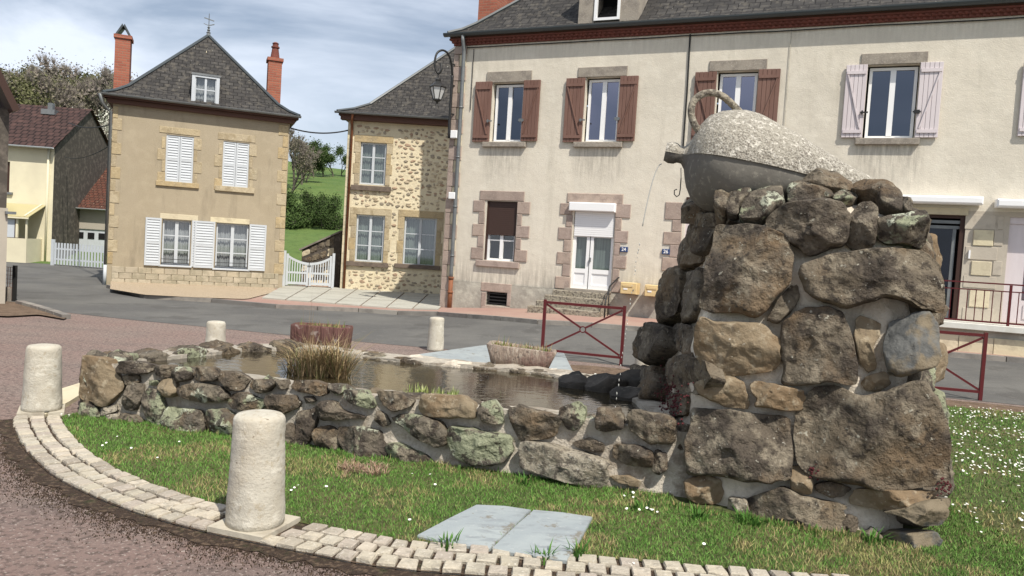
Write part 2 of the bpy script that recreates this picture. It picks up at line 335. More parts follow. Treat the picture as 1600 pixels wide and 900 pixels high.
brickmat('slate', (.032, .03, .029), (.06, .056, .052), (.014, .013, .012), .22, .15, .012, 'UV', .02, .75, [(6, 6, (.10, .09, .075), .52, .64, .7), (14, 3, (.35, .34, .30), .69, .72, .7), (1.2, 4, (.03, .028, .027), .5, .65, .6)])
brickmat('browntile', (.06, .034, .03), (.046, .027, .024), (.016, .01, .009), .25, .33, .03, 'UV', .03, .8, [(3, 5, (.11, .06, .05), .5, .66, .5)])
brickmat('redtile', (.12, .045, .03), (.08, .035, .025), (.03, .015, .012), .2, .2, .02, 'UV', .03, .85, [(8, 5, (.09, .05, .035), .5, .6, .6), (14, 3, (.42, .34, .26), .66, .70, .8)])
brickmat('chimneybrick', (.36, .125, .08), (.28, .09, .06), (.27, .17, .12), .22, .072, .008, 'XZ', .006)
def glassmat(name, tint, refl, col):
    m = bpy.data.materials.new(name); m.use_nodes = True; t = m.node_tree; t.nodes.clear(); l = t.links.new
    out = N('ShaderNodeOutputMaterial', t); a = N('ShaderNodeBsdfTransparent', t); b = N('ShaderNodeBsdfGlossy', t); mxs = N('ShaderNodeMixShader', t)
    a.inputs[0].default_value = (*tint, 1); b.inputs['Color'].default_value = (*col, 1); b.inputs['Roughness'].default_value = .04
    mxs.inputs[0].default_value = refl
    l(a.outputs[0], mxs.inputs[1]); l(b.outputs[0], mxs.inputs[2]); l(mxs.outputs[0], out.inputs[0]); M[name] = m
glassmat('glass', (.8, .82, .82), .12, (1, 1, 1))
glassmat('glass_sky', (.5, .5, .55), .26, (.8, .8, 1))
glassmat('glass_deep', (.4, .42, .5), .12, (.7, .8, 1))
glassmat('glass_shop', (.4, .42, .5), .05, (.8, .85, 1))
def water():
    m = bpy.data.materials.new('water'); m.use_nodes = True; t = m.node_tree; t.nodes.clear(); l = t.links.new
    out = N('ShaderNodeOutputMaterial', t); p = N('ShaderNodeBsdfPrincipled', t); l(p.outputs[0], out.inputs[0])
    p.inputs['Roughness'].default_value = .05; p.inputs['IOR'].default_value = 1.6; p.inputs['Specular IOR Level'].default_value = .9
    tc = N('ShaderNodeTexCoord', t); n0 = N('ShaderNodeTexNoise', t); n0.inputs['Scale'].default_value = 2.2; n0.inputs['Detail'].default_value = 5
    cr = N('ShaderNodeValToRGB', t); cr.color_ramp.elements[0].position = .4; cr.color_ramp.elements[1].position = .65
    cr.color_ramp.elements[0].color = (.016, .013, .007, 1); cr.color_ramp.elements[1].color = (.045, .035, .018, 1)
    l(tc.outputs['Object'], n0.inputs['Vector']); l(n0.outputs[0], cr.inputs[0]); l(cr.outputs[0], p.inputs['Base Color'])
    mpn = N('ShaderNodeMapping', t); mpn.inputs['Scale'].default_value = (1, 1.6, 1); l(tc.outputs['Object'], mpn.inputs[0])
    n1 = N('ShaderNodeTexNoise', t); n1.inputs['Scale'].default_value = 9; n1.inputs['Detail'].default_value = 3; l(mpn.outputs[0], n1.inputs['Vector'])
    bn = N('ShaderNodeBump', t); bn.inputs['Strength'].default_value = .16; bn.inputs['Distance'].default_value = .02; l(n1.outputs[0], bn.inputs['Height']); l(bn.outputs[0], p.inputs['Normal'])
    M['water'] = m
water()
mj = bpy.data.materials.new('waterjet'); mj.use_nodes = True
pj = mj.node_tree.nodes['Principled BSDF']; pj.inputs['Base Color'].default_value = (.5, .5, .47, 1); pj.inputs['Roughness'].default_value = .1; pj.inputs['Alpha'].default_value = .75
M['waterjet'] = mj

# ------------------------------------------------------------------ GROUND
def lerp(a, b, t): return a+(b-a)*t
def poly_at(pts, t):
    n = len(pts)-1; s = min(max(t, 0), 1)*n; i = min(int(s), n-1); return pts[i].lerp(pts[i+1], s-i)
def strip(name, near, far, off, m, nu=60, nv=12, skirt=0, kind='structure'):
    near = [Vector((p[0], p[1], 0)) for p in near]; far = [Vector((p[0], p[1], 0)) for p in far]
    mb = MB()
    for i in range(nu+1):
        a = poly_at(near, i/nu); b = poly_at(far, i/nu)
        for j in range(nv+1):
            p = a.lerp(b, j/nv); mb.v.append((p.x, p.y, g(p.x, p.y)+off))
    for i in range(nu):
        for j in range(nv):
            q = i*(nv+1)+j; mb.f.append((q, q+nv+1, q+nv+2, q+1))
    return mb.build(name, m, None, True, kind=kind)
def hillz(x, y):
    if y < 29: return g(x, y)-.06
    t = (y-29)
    left = sm((-x-14)/30)
    h = t*(.155+.035*left) if y < 95 else 66*(.155+.035*left)+(y-95)*.02
    return -.06 + h*sm(t/8) + .5*noise.noise(Vector((x*.05, y*.05, 1)))*sm(t/20)
mb = MB()
xs = [-260, -200, -150] + [-120+5*k for k in range(34)] + [60, 100, 160, 260]
xs = xs[:3] + [x for x in xs[3:37] if x < 50] + [60, 100, 160, 260]
ys = [-60, -20, -5, 0, 4, 8] + [10+1.0*k for k in range(20)] + [32+4*k for k in range(24)] + [140, 180, 250, 400, 700]
xf = sorted(set(xs + [-14+1.0*k for k in range(30)]))
for x in xf:
    for y in ys:
        mb.v.append((x, y, hillz(x, y)))
for i in range(len(xf)-1):
    for j in range(len(ys)-1):
        q = i*len(ys)+j; mb.f.append((q, q+len(ys), q+len(ys)+1, q+1))
struct('meadow_hill', mb, M['field'], True)

nearL = [(-40, 20), G(106, 489), G(203, 499), G(300, 509), G(380, 517), G(520, 530), G(660, 543), (2, 11.35), G(1491, 624), G(1600, 633), (14, 8.3), (24, 5.7)]
farL = [(-40, 31), (-10.9, 30.5), G(166, 450), G(225, 466), G(330, 473), G(430, 482), G(560, 488), G(683, 493.5), G(840, 507), (4.2, 14.9), G(1478, 558), (24, 9.6)]
nearR = [(-40, 20), G(106, 489), G(150, 494), G(225, 502), G(300, 509), G(430, 522), G(560, 534), G(683, 545), (.9, 11.7), (5.0, 10.55), (8, 9.75), (24, 5.7)]
farR = [(-40, 31.5), (-16.4, 31), G(166, 450), G(225, 466.5), G(330, 473), G(430, 482), G(560, 488), G(683, 493.5), G(840, 507), G(1100, 527), G(1478, 558), (24, 9.6)]
strip('road', nearR, farR, .004, M['asphalt'], 110, 10)
strip('square', [(-40, -8), (-8, -8), (24, -8)], [(-40, 20.2), (-8.0, 13.98), (24, 5.75)], 0.0, M['pinksquare'], 60, 60)
strip('verge', [(-14, 12.5), G(10, 497), G(60, 494), G(100, 501)], [(-16, 16.2), G(22, 474), G(45, 480), G(104, 499)], .03, M['earth'], 20, 6)
# far pavements: red asphalt from the kerb to under the houses
kerb = [Vector((p[0], p[1], 0)) for p in farR[2:]]
def off2(pts, d):
    out = []
    for i, p in enumerate(pts):
        t = (pts[min(i+1, len(pts)-1)]-pts[max(i-1, 0)]).normalized(); out.append(p+Vector((-t.y, t.x, 0))*d)
    return out
pk = off2(kerb, .13)
far_pav = [Vector((-11.6, 23, 0)), Vector((-9.5, 24, 0)), Vector((-7.5, 25, 0)), Vector((-6, 26, 0)), Vector((-4, 26.5, 0)), Vector((-1, 26, 0)), Vector((2.5, 19.5, 0)), Vector((6, 17.5, 0)), Vector((10, 15.5, 0)), Vector((26, 9.9, 0))]
strip('pavement', [p for p in pk], far_pav, .08, M['pavement'], 90, 14)
kr = thing('kerb', (0, 0, 0), 0, None, None); kr['kind'] = 'structure'
L_ = 0
seg = []
for i in range(len(kerb)-1):
    n = max(1, int((kerb[i+1]-kerb[i]).length/.9))
    for k in range(n): seg.append((kerb[i].lerp(kerb[i+1], k/n), kerb[i].lerp(kerb[i+1], (k+1)/n)))
for a, b in seg:
    t = (b-a).normalized(); nn = Vector((-t.y, t.x, 0)); a2 = a+t*.008; b2 = b-t*.008
    za, zb = g(a.x, a.y), g(b.x, b.y); mb = MB()
    pts = [a2-nn*.01, b2-nn*.01, b2+nn*.13, a2+nn*.13]; zz = [za, zb, zb, za]
    mb.hexa([(p.x, p.y, z-.05) for p, z in zip(pts, zz)]+[(p.x, p.y, z+.092) for p, z in zip(pts, zz)])
    mb.build('kerbstone', M['kerbstone'], kr)
# gravel bed before the tan house, concrete forecourt before the rubble house
strip('gravel_bed', [G(172, 452, .09), G(225, 461, .09), G(300, 465, .09), G(385, 468, .09), G(432, 456, .09)], [(-11.3, 21.6), (-10, 22.2), (-9, 22.6), (-8, 23), (-7.2, 23.2)], .10, M['gravel'], 30, 6)
# forecourt flags: individual slabs
fc = thing('forecourt', (0, 0, 0), 0, None, None); fc['kind'] = 'structure'
A0, A1, B0, B1 = G(408, 466, .09), G(686, 484, .09), Vector((-7.3, 24.6, 0)), Vector((-1.9, 25.2, 0))
for i in range(7):
    for j in range(6):
        def P(u, v): return A0.lerp(A1, u).lerp(B0.lerp(B1, u), v)
        e = .004; q = [P(i/7+e, j/6+e), P((i+1)/7-e, j/6+e), P((i+1)/7-e, (j+1)/6-e), P(i/7+e, (j+1)/6-e)]
        zt = .108+rnd.uniform(0, .004); mb = MB(); mb.hexa([(p.x, p.y, .05+g(p.x, p.y)) for p in q]+[(p.x, p.y, zt+g(p.x, p.y)) for p in q]); mb.build('paving_slab', M['concrete'], fc)

# ------------------------------------------------------------------ lawn edging of setts
def catmull(pts, n):
    out = []
    for i in range(len(pts)-1):
        p0 = pts[max(i-1, 0)]; p1 = pts[i]; p2 = pts[i+1]; p3 = pts[min(i+2, len(pts)-1)]
        for k in range(n):
            t = k/n; out.append(.5*((2*p1)+(p2-p0)*t+(2*p0-5*p1+4*p2-p3)*t*t+(3*p1-p0-3*p2+p3)*t**3))
    out.append(pts[-1]); return out
def resample(pts, step):
    out = [pts[0].copy()]; acc = 0
    for a, b in zip(pts, pts[1:]):
        d = (b-a).length; 
        while acc+d >= step:
            t = (step-acc)/d; a = a.lerp(b, t); out.append(a.copy()); d = (b-a).length; acc = 0
        acc += d
    return out
outer = catmull([G(x, y) for x, y in ((60, 652), (20, 656), (28, 690), (60, 728), (110, 762), (200, 800), (310, 832), (450, 862), (600, 890))] + [Vector((.1, 3.68, 0)), Vector((.9, 3.63, 0)), Vector((2.0, 3.60, 0)), Vector((3.2, 3.7, 0))], 8)
edge_in = [G(x, y) for x, y in ((92, 655), (100, 683), (160, 733), (250, 765), (350, 790), (450, 815), (650, 845), (900, 878), (1040, 886), (1250, 897))]
outer = outer[8:]
es = thing('sett_edging', (0, 0, 0), 0, None, None); es['kind'] = 'structure'
line = resample(outer, .112)
nsett = 0
arc_in = []
for i in range(len(line)-1):
    t = (line[i+1]-line[i]).normalized(); nn = Vector((-t.y, t.x, 0))
    t2 = (line[min(i+2, len(line)-1)]-line[i+1]).normalized() if i+2 < len(line) else t; n2 = Vector((-t2.y, t2.x, 0))
    arc_in.append(line[i]+nn*.345)
    for k in range(3):
        a, b = .010+k*.115, .106+k*.115
        j = lambda: rnd.uniform(-.006, .006)
        sh = t*(.05 if k == 1 else 0)
        q = [line[i]+nn*a+t*.009+sh, line[i+1]+n2*a-t*.009+sh, line[i+1]+n2*b-t*.009+sh, line[i]+nn*b+t*.009+sh]
        q = [p+Vector((j(), j(), 0)) for p in q]; c = sum(q, Vector())/4; z = .032+rnd.uniform(-.005, .006)
        if any((c-Vector((b_.x, b_.y, 0))).length < .235 and max(abs((c-Vector((b_.x, b_.y, 0))).dot(t)), abs((c-Vector((b_.x, b_.y, 0))).dot(nn))) < .215 for b_ in (G(398, 826), G(65, 646))): continue
        ins = [c+(p-c)*rnd.uniform(.84, .92) for p in q]; mb = MB(); i0 = 0
        mb.v += [(p.x, p.y, -.03) for p in q]+[(p.x, p.y, z-.009+j()) for p in q]+[(p.x, p.y, z) for p in ins]
        for s_ in range(4):
            s1 = (s_+1) % 4; mb.f.append((s_, s1, 4+s1, 4+s_)); mb.f.append((4+s_, 4+s1, 8+s1, 8+s_))
        mb.f.append((8, 9, 10, 11))
        mb.build('sett', M['sett'], es); nsett += 1
# dark joint bed under the setts and a band of moss and crumbs outside
arc_in.append(line[-1]+Vector((0, .345, 0)))
def between(name, a, b, z, m, nv=3):
    mb = MB()
    for p, q in zip(a, b):
        for k in range(nv+1):
            r = p.lerp(q, k/nv); mb.v.append((r.x, r.y, z))
    for i in range(len(a)-1):
        for k in range(nv): o_ = i*(nv+1)+k; mb.f.append((o_, o_+nv+1, o_+nv+2, o_+1))
    return mb.build(name, m, None, kind='structure')
ln = line[:len(arc_in)]
between('joint_bed', ln, arc_in, .012, M['mulch'])
outm = []
lf = resample(ln, .025)
for i, p in enumerate(lf):
    t = (lf[min(i+4, len(lf)-1)]-lf[max(i-4, 0)]).normalized(); outm.append(p-Vector((-t.y, t.x, 0))*max(.02, .09+.09*noise.noise(p*2.3)+.05*noise.noise(p*9)+.02*noise.noise(p*21)))
between('moss_band', outm, lf, .006, M['mulch'], 8)
mb = MB()
for _ in range(34000):
    i = rnd.randrange(len(ln)-1); d = abs(rnd.gauss(0, .13+.08*noise.noise(ln[i]*2))); t = (ln[i+1]-ln[i]).normalized(); nn = Vector((-t.y, t.x, 0))
    p = ln[i].lerp(ln[i+1], rnd.random())-nn*d
    s_ = rnd.uniform(.002, .006); a = rnd.uniform(0, 6)
    c, s2 = math.cos(a)*s_, math.sin(a)*s_
    b0 = (p.x-c, p.y-s2, 0); b1 = (p.x+c, p.y-s2*.3, 0.002); b2 = (p.x-s2*.4, p.y+c, 0); tp = (p.x, p.y, s_*1.0+.004)
    mb.tri(b0, b1, tp); mb.tri(b1, b2, tp); mb.tri(b2, b0, tp)
tag(mb.build('moss_crumbs', M['mulch'], kind='stuff'), 'dark moss and soil crumbs lying along the outside of the curved sett edging', 'moss')
# concrete strip continuing behind the left bollard
mb = MB(); q = [G(70, 655), G(60, 625), G(128, 603), G(142, 612), G(108, 634)]
i0 = len(mb.v); mb.v += [(p.x, p.y, 0.0) for p in q]+[(p.x, p.y, .04) for p in q]
mb.f.append((5, 6, 7, 8, 9)); mb.f += [(k, (k+1) % 5, 5+(k+1) % 5, 5+k) for k in range(5)]
struct('concrete_edging', mb, M['palestone'])

# ------------------------------------------------------------------ FOUNTAIN frames
A = Vector((1.20, 5.10, 0)); B = Vector((2.47, 4.58, 0)); C = Vector((1.24, 6.45, 0)); D = Vector((3.34, 5.8, 0))
A2 = Vector((1.42, 5.27, 1.92)); B2 = Vector((2.48, 4.86, 1.96)); C2 = Vector((1.52, 6.15, 1.92)); D2 = Vector((3.04, 5.72, 1.95))
def plane(a, b, c, facing):
    n = (b-a).cross(c-a).normalized()
    if n.dot(facing) < 0: n = -n
    return a, n
FP = plane(A, B, (A2+B2)/2, Vector((0, -1, 0)))
SP = plane(A, C, (A2+C2)/2, Vector((-1, 0, 0)))
RP = plane(B, D, (B2+D2)/2, Vector((1, -.2, 0)))
WB0 = Vector((-3.50, 6.40, 0)); WB1 = Vector((1.25, 5.12, 0))
wd = (WB1-WB0).normalized(); wn = Vector((wd.y, -wd.x, 0))      # towards camera
WP = (WB0, (wn+Vector((0, 0, .10))).normalized())
def make_stone(name, pts, n, depth, m, parent, seed, Nn=30, K=8, e=.55, back=.06, rough=1.0, lab=None, grow=1.0):
    """pts: outline in 3-D lying in a plane of normal n; a rounded block rises from it"""
    rr = random.Random(seed)
    c = sum(pts, Vector())/len(pts)
    cl = []
    k = len(pts)
    for i in range(k):
        p0, p1, p2, p3 = pts[i-1], pts[i], pts[(i+1) % k], pts[(i+2) % k]
        for q in range(6):
            t = q/6; cl.append(.5*((2*p1)+(p2-p0)*t*.8+(2*p0-5*p1+4*p2-p3)*t*t*1.0+(3*p1-p0-3*p2+p3)*t**3))
    per = sum((cl[i]-cl[i-1]).length for i in range(len(cl)))
    rs = resample(cl+[cl[0]], per/Nn*1.0001)[:Nn]
    size = per/math.pi
    v = []; f = []
    ox = Vector((seed*3.1, seed*1.7, seed*.9))
    fr = 1.6/size
    tilt = Vector((rr.uniform(-.22, .22), rr.uniform(-.22, .22), rr.uniform(-.22, .22)))
    cuts_ = []
    for _ in range(rr.choice([4, 5, 6])):
        a_ = rr.uniform(0, 6.283); u_ = (pts[1]-pts[0]).normalized(); w_ = n.cross(u_)
        cuts_.append(((u_*math.cos(a_)+w_*math.sin(a_)), rr.uniform(.35, 1.5), rr.uniform(.72, 1.05)))
    def dis(p, h):
        w = min(1, max(0, h/max(depth, .01))+.25)
        a = noise.noise(p*fr*1.3+ox)*.06*size*rough
        b = noise.noise(p*fr*3.5+ox)*.022*size*rough
        cdist = noise.voronoi(p*fr*1.6+ox)[0]; cc = (cdist[1]-cdist[0])
        d3 = min(cc, .25)*.07*size*rough
        b += noise.fractal(p*fr*5+ox, .9, 2.1, 4)*.022*size
        return n*((a+b+d3)*w)+Vector((noise.noise(p*fr*4+ox*2), noise.noise(p*fr*4+ox*3), noise.noise(p*fr*4+ox*4)))*.02*size*rough
    wr = .08+.36*e; ex_ = min(1.06, 1+.016/size)*grow; nr = max(4, K//2+1); ni = max(3, K-nr+2)
    rings = [(-back, ex_*.93)]; depth = depth*1.12
    for i in range(nr+1):
        th = i/nr*math.pi/2; rings.append((depth*.84*math.sin(th)**(.75), (ex_-wr*(1-math.cos(th)**(.8)))*(.945+.055*min(1, i/nr*3.2))))
    rin = ex_-wr
    for i in range(1, ni): q_ = rin*(1-i/ni); rings.append((depth*(.84+.16*(1-(q_/rin)**2)), q_))
    for h, r in rings:
        for p in rs:
            q = c+(p-c)*r
            hh = h*(1+tilt.dot((p-c)/size)*1.6)
            if h > 0:
                for d_, s0, k0 in cuts_: hh = min(hh, max(depth*.12, depth*(k0+.12) - max(0, d_.dot(q-c)/size)*s0*depth*1.3))
            q = q+n*hh
            v.append(q+dis(q, h))
    top = c+n*depth; v.append(top+dis(top, depth))
    for i in range(len(rings)-1):
        for j in range(Nn):
            a = i*Nn+j; b = i*Nn+(j+1) % Nn; f.append((a, b, b+Nn, a+Nn))
    l0 = (len(rings)-1)*Nn
    for j in range(Nn): f.append((l0+j, l0+(j+1) % Nn, len(v)-1))
    # orientation check
    u = (v[1]-v[0]).cross(v[Nn]-v[0])
    if u.dot(v[0]-c) < 0: f = [tuple(reversed(q)) for q in f]
    me = bpy.data.meshes.new(name); me.from_pydata([tuple(p) for p in v], [], f); me.update()
    me.materials.append(m); me.polygons.foreach_set('use_smooth', [True]*len(me.polygons))
    o = link(name, me, parent)
    if lab: o['label'] = lab
    return o
ZO = {'A': (960, 260), 'B': (1220, 260), 'C': (960, 420), 'D': (1220, 420), 'E': (960, 560), 'F': (1220, 560), 'G': (960, 710), 'H': (1220, 710), 'P': (100, 530), 'Q': (400, 570), 'W': (700, 600)}
def trace(z, flat, P, n):
    ox, oy = ZO[z]; return [onplane(ox+flat[i]/5, oy+flat[i+1]/5, P, n) for i in range(0, len(flat), 2)]
cairn = thing('stone_cairn', (0, 0, 0), 0, 'tall battered fountain pier of big mortared boulders with the tipped jug on its top', 'fountain pier')
basin = thing('fountain_basin', (0, 0, 0), 0, 'low pool wall of rounded mortared stones holding brown water beside the tall boulder pier', 'fountain pool')
# mortar core of the pier
def core(rings, parent, m, name, amp=.03, sub=14, vs=18, top=True):
    mb = MB(); cols = []
    Z = len(rings)
    def pt(ring, t):
        k = len(ring); s_ = t*k; i = int(s_) % k; fr_ = s_-int(s_)
        return ring[i].lerp(ring[(i+1) % k], fr_)
    nt_ = len(rings[0])*sub
    for a in range(vs+1):
        h = a/vs*(Z-1); i = min(int(h), Z-2); fr_ = h-i
        for j in range(nt_):
            p = pt(rings[i], j/nt_).lerp(pt(rings[i+1], j/nt_), fr_)
            nz = Vector((noise.noise(p*3), noise.noise(p*3+Vector((9, 0, 0))), noise.noise(p*3+Vector((0, 9, 0)))*.3))*amp*1.6+Vector((noise.noise(p*11), noise.noise(p*11+Vector((5, 5, 5))), 0))*amp*.5
            mb.v.append(tuple(p+nz))
    for a in range(vs):
        for j in range(nt_):
            q = a*nt_+j; r = a*nt_+(j+1) % nt_; mb.f.append((q, r, r+nt_, q+nt_))
    if top:
        c = sum(rings[-1], Vector())/len(rings[-1]); mb.v.append(tuple(c+Vector((0, 0, .08)))); ci = len(mb.v)-1; b = vs*nt_
        for j in range(nt_): mb.f.append((b+j, b+(j+1) % nt_, ci))
    return mb.build(name, m, parent, True)
mid = lambda p, q, t, z=0: p.lerp(q, t)+Vector((0, 0, z))
def rnd_ring(a, b, d, c, s_=.08):   # quad with cut corners
    out = []
    P4 = [a, b, d, c]
    for i in range(4):
        p, pr, nx = P4[i], P4[i-1], P4[(i+1) % 4]
        out += [p.lerp(pr, s_), p.lerp(nx, s_)]
    return out
r0 = rnd_ring(A-Vector((0, 0, .1)), B-Vector((0, 0, .1)), D-Vector((0, 0, .1)), C-Vector((0, 0, .1)))
r1 = rnd_ring(A.lerp(A2, .5), B.lerp(B2, .5)+Vector((.02, 0, 0)), D.lerp(D2, .5), C.lerp(C2, .5))
r2 = rnd_ring(A2, B2, D2, C2, .12)
cA, cB, cC, cD = A2+Vector((.16, .22, .14)), B2+Vector((-.12, .30, .10)), C2+Vector((.1, -.05, .08)), D2+Vector((-.25, -.1, .1))
r3 = rnd_ring(cA, cB, cD, cC, .15)
cc0 = (A+B+C+D)/4
def pull(r_):
    return [p+((-FP[1]).normalized()*.028 if ((p-A).dot(FP[1]) > -.25) else Vector((0, 0, 0)))+Vector((-.02, 0, 0))*(1 if p.x > 2.2 else 0) for p in r_]
core([pull(r0), pull(r1), pull(r2), r3], cairn, M['mortar'], 'mortar_core', .035, 10, 26)
st, sl, sn, sb, sdk, sg = M['stone'], M['stone_lichen'], M['stone_tan'], M['stone_blue'], M['stone_dark'], M['granite']
FR = [  # zoom, outline, depth, material, e
 ('A', (805,480,980,468,1160,490,1330,560,1392,700,1370,900,1240,1060,1130,1175,950,1145,690,1105,715,860,775,640), .17, M['stone'], .38),
 ('C', (700,390,850,430,1140,440,1280,550,1290,700,1250,780,1000,830,740,800,660,690,650,520), .17, sn, .45),
 ('C', (1420,130,1445,200,1420,280,1290,420,1200,400,1260,280,1360,150), .07, st, .6),
 ('D', (200,320,350,310,470,350,520,460,560,600,575,880,300,890,30,890,15,700,20,450,110,360), .13, M['stone'], .38),
 ('D', (180,-10,350,-80,560,-120,880,-140,1080,-120,1210,-40,1250,100,1240,340,1100,320,970,260,830,225,660,270,510,310,330,260,210,190,165,80), .17, M['stone'], .42),
 ('D', (620,380,770,430,770,520,720,620,740,760,690,800,620,730,575,560,590,420), .08, sn, .5),
 ('D', (850,440,1000,370,1130,345,1210,420,1225,650,1200,750,930,835,840,790,800,640), .16, sb, .42),
 ('F', (660,150,800,105,855,190,780,250,670,250,630,200), .07, sn, .6),
 ('F', (290,240,430,225,640,290,800,270,900,215,1090,185,1190,300,1260,480,1300,650,1305,900,1300,960,1050,990,820,1010,500,960,330,920,150,820,115,620,130,430,220,290), .17, M['stone'], .36),
 ('E', (730,150,880,140,1000,180,1040,290,1040,385,900,380,780,330,700,290,650,210), .13, sn, .55),
 ('E', (1110,180,1250,200,1460,250,1480,290,1450,400,1120,375,1100,290,1070,220), .11, sn, .45),
 ('E', (640,395,900,400,1100,440,1350,470,1370,620,1370,900,1230,960,1060,945,820,900,600,890,570,800,575,650,615,500), .16, M['stone'], .34),
 ('E', (560,960,680,910,820,940,850,1030,820,1120,680,1130,590,1080), .10, sn, .6),
 ('G', (900,340,1020,340,1060,440,1000,520,890,500), .07, sg, .5),
 ('G', (1300,250,1530,330,1800,400,1790,460,1730,680,1400,660,1200,640,1080,520,1030,370), .13, st, .42),
 ('H', (90,100,230,110,250,200,240,290,170,305,90,270,75,180), .09, sn, .55),
 ('H', (270,240,380,210,540,260,500,310,400,330,300,290), .07, st, .55),
 ('H', (580,280,800,260,1200,290,1240,320,1060,370,950,400,800,420,560,380), .13, sn, .5),
 ('H', (810,430,980,390,1060,360,1300,345,1300,440,1240,540,1100,540,900,450), .17, sb, .45),
 ('H', (520,470,590,490,600,570,520,640,450,620,470,520), .08, st, .6),
 ('H', (850,600,1180,600,1250,660,1190,760,1100,790,830,760,780,660), .15, sb, .45),
 ('H', (600,640,700,570,780,620,820,740,700,720), .08, sb, .5),
 ('B', (-100,430,50,320,300,285,460,310,530,400,520,500,490,620,350,660,220,700,100,620,0,540,-80,500), .17, M['stone'], .5),
 ('B', (620,300,700,290,750,340,745,480,720,620,640,670,560,650,500,580,540,400), .13, st, .55),
 ('B', (760,430,1030,370,1110,370,1145,450,1130,560,1090,640,950,610,780,590), .17, sl, .45),
]
sid = 11
for z, o_, d, m_, e in FR:
    sid += 1; big = max(o_[::2])-min(o_[::2]) > 500
    make_stone('stone', trace(z, o_, *FP), FP[1], d, m_, cairn, sid, 72 if big else 40, 18 if big else 11, e, rough=.75 if big else 1, grow=1.035)
SD = [
 ('A', (700,400,820,395,900,440,810,500,775,620,720,690,640,560,645,450), .12, st),
 ('A', (600,560,660,570,705,680,700,720,600,790,550,800,565,650), .10, st),
 ('C', (560,10,570,60,550,200,510,330,420,430,405,330,420,200,480,60), .13, st),
 ('C', (700,20,710,120,690,300,660,370,600,410,555,380,555,200,600,90), .08, st),
 ('C', (340,460,480,480,475,620,400,720,290,740,220,680,200,600,220,520), .13, st),
 ('C', (490,450,650,470,640,680,560,650,480,540), .05, st),
 ('E', (560,5,700,20,730,150,640,260,480,210,420,110,440,40), .09, st),
 ('E', (180,80,380,90,400,160,380,300,270,380,200,330,150,200), .12, st),
 ('E', (430,300,560,290,570,420,460,450), .05, st),
 ('E', (450,500,560,520,550,700,460,690), .06, st),
]
for z, o_, d, m_ in SD:
    sid += 1; make_stone('stone', trace(z, o_, *SP), SP[1], d, m_, cairn, sid, 36, 10, .5, back=.12, grow=1.14)
# right flank, back face: coursed boulders laid on the faces
def lay(Pq, rows, parent, depth, seed, jit=.02, mats=None, e=.5):
    """Pq(u,v) -> point, rows: [(v0,v1,n)]"""
    rr = random.Random(seed); global sid
    for v0, v1, n in rows:
        cuts = [0]; 
        for k in range(n): cuts.append(cuts[-1]+rr.uniform(.6, 1.4))
        cuts = [c/cuts[-1] for c in cuts]
        for k in range(n):
            u0, u1 = cuts[k]+.012, cuts[k+1]-.012
            w = rr.uniform(0, .12)*(v1-v0)
            o2 = [(u0+.1*(u1-u0), v0+.02), (u1-.1*(u1-u0), v0+.02), (u1, v0+.2*(v1-v0)), (u1, v1-.3*(v1-v0)-w), (u1-.15*(u1-u0), v1-.02-w), (u0+.12*(u1-u0), v1-.02), (u0, v1-.25*(v1-v0)), (u0, v0+.25*(v1-v0))]
            pts = [Pq(a+rr.uniform(-.15, .15)*(u1-u0)*.3, b+rr.uniform(-.1, .1)*(v1-v0)*.4) for a, b in o2]
            nn = (pts[3]-pts[0]).cross(pts[5]-pts[0]).normalized()
            cc = sum(pts, Vector())/8
            if nn.dot(cc-cen) < 0: nn = -nn
            sid += 1; make_stone('stone', pts, nn, depth*rr.uniform(.7, 1.1), rr.choice(mats or [st, st, sn, sl]), parent, sid, 22, 6, e)
cen = (A+B+C+D)/4+Vector((0, 0, 1))
lay(lambda u, v: B.lerp(D, u*.94+.06).lerp(B2.lerp(D2, u*.94+.06), v), [(0.0, .2, 3), (.2, .42, 3), (.42, .62, 2), (.62, .8, 3), (.8, 1, 3)], cairn, .11, 5)
lay(lambda u, v: D.lerp(C, u).lerp(D2.lerp(C2, u), v), [(0.0, .2, 5), (.2, .42, 4), (.42, .62, 4), (.62, .8, 4), (.8, 1, 4)], cairn, .13, 6)
# boulders heaped round the jug on the top
TPn = (FP[1]+Vector((0, 0, 1.1))).normalized(); TP = ((A2+B2)/2+Vector((0, 0, -.02)), TPn)
TT = [
 ('A', (1100,100,1250,40,1320,70,1340,110,1240,160,1100,205,1055,180), .09, st),
 ('A', (830,185,900,175,960,210,890,330,860,390,780,340,790,220), .10, st),
 ('A', (900,230,1060,200,1080,260,980,350,960,400,880,390,870,320), .10, sl),
 ('A', (1160,200,1290,170,1330,320,1240,400,1150,440,980,420,1000,350,1100,250), .13, sl),
 ('B', (80,90,220,40,400,80,540,150,560,200,400,210,200,200,60,170), .12, st),
 ('B', (70,200,200,155,340,180,420,250,320,300,150,310,60,320,50,240), .12, sl),
 ('B', (420,240,560,200,600,240,560,290,460,310,410,280), .08, sl),
 ('B', (530,180,620,140,850,190,930,240,960,380,900,390,760,330,740,290,600,230), .12, st),
 ('B', (920,240,1000,270,1020,340,1010,390,950,380), .10, st),
]
for z, o_, d, m_ in TT:
    sid += 1; make_stone('stone', trace(z, o_, *TP), FP[1]*.9+Vector((0, 0, .43)), d, m_, cairn, sid, 28, 8, .55, back=.16)
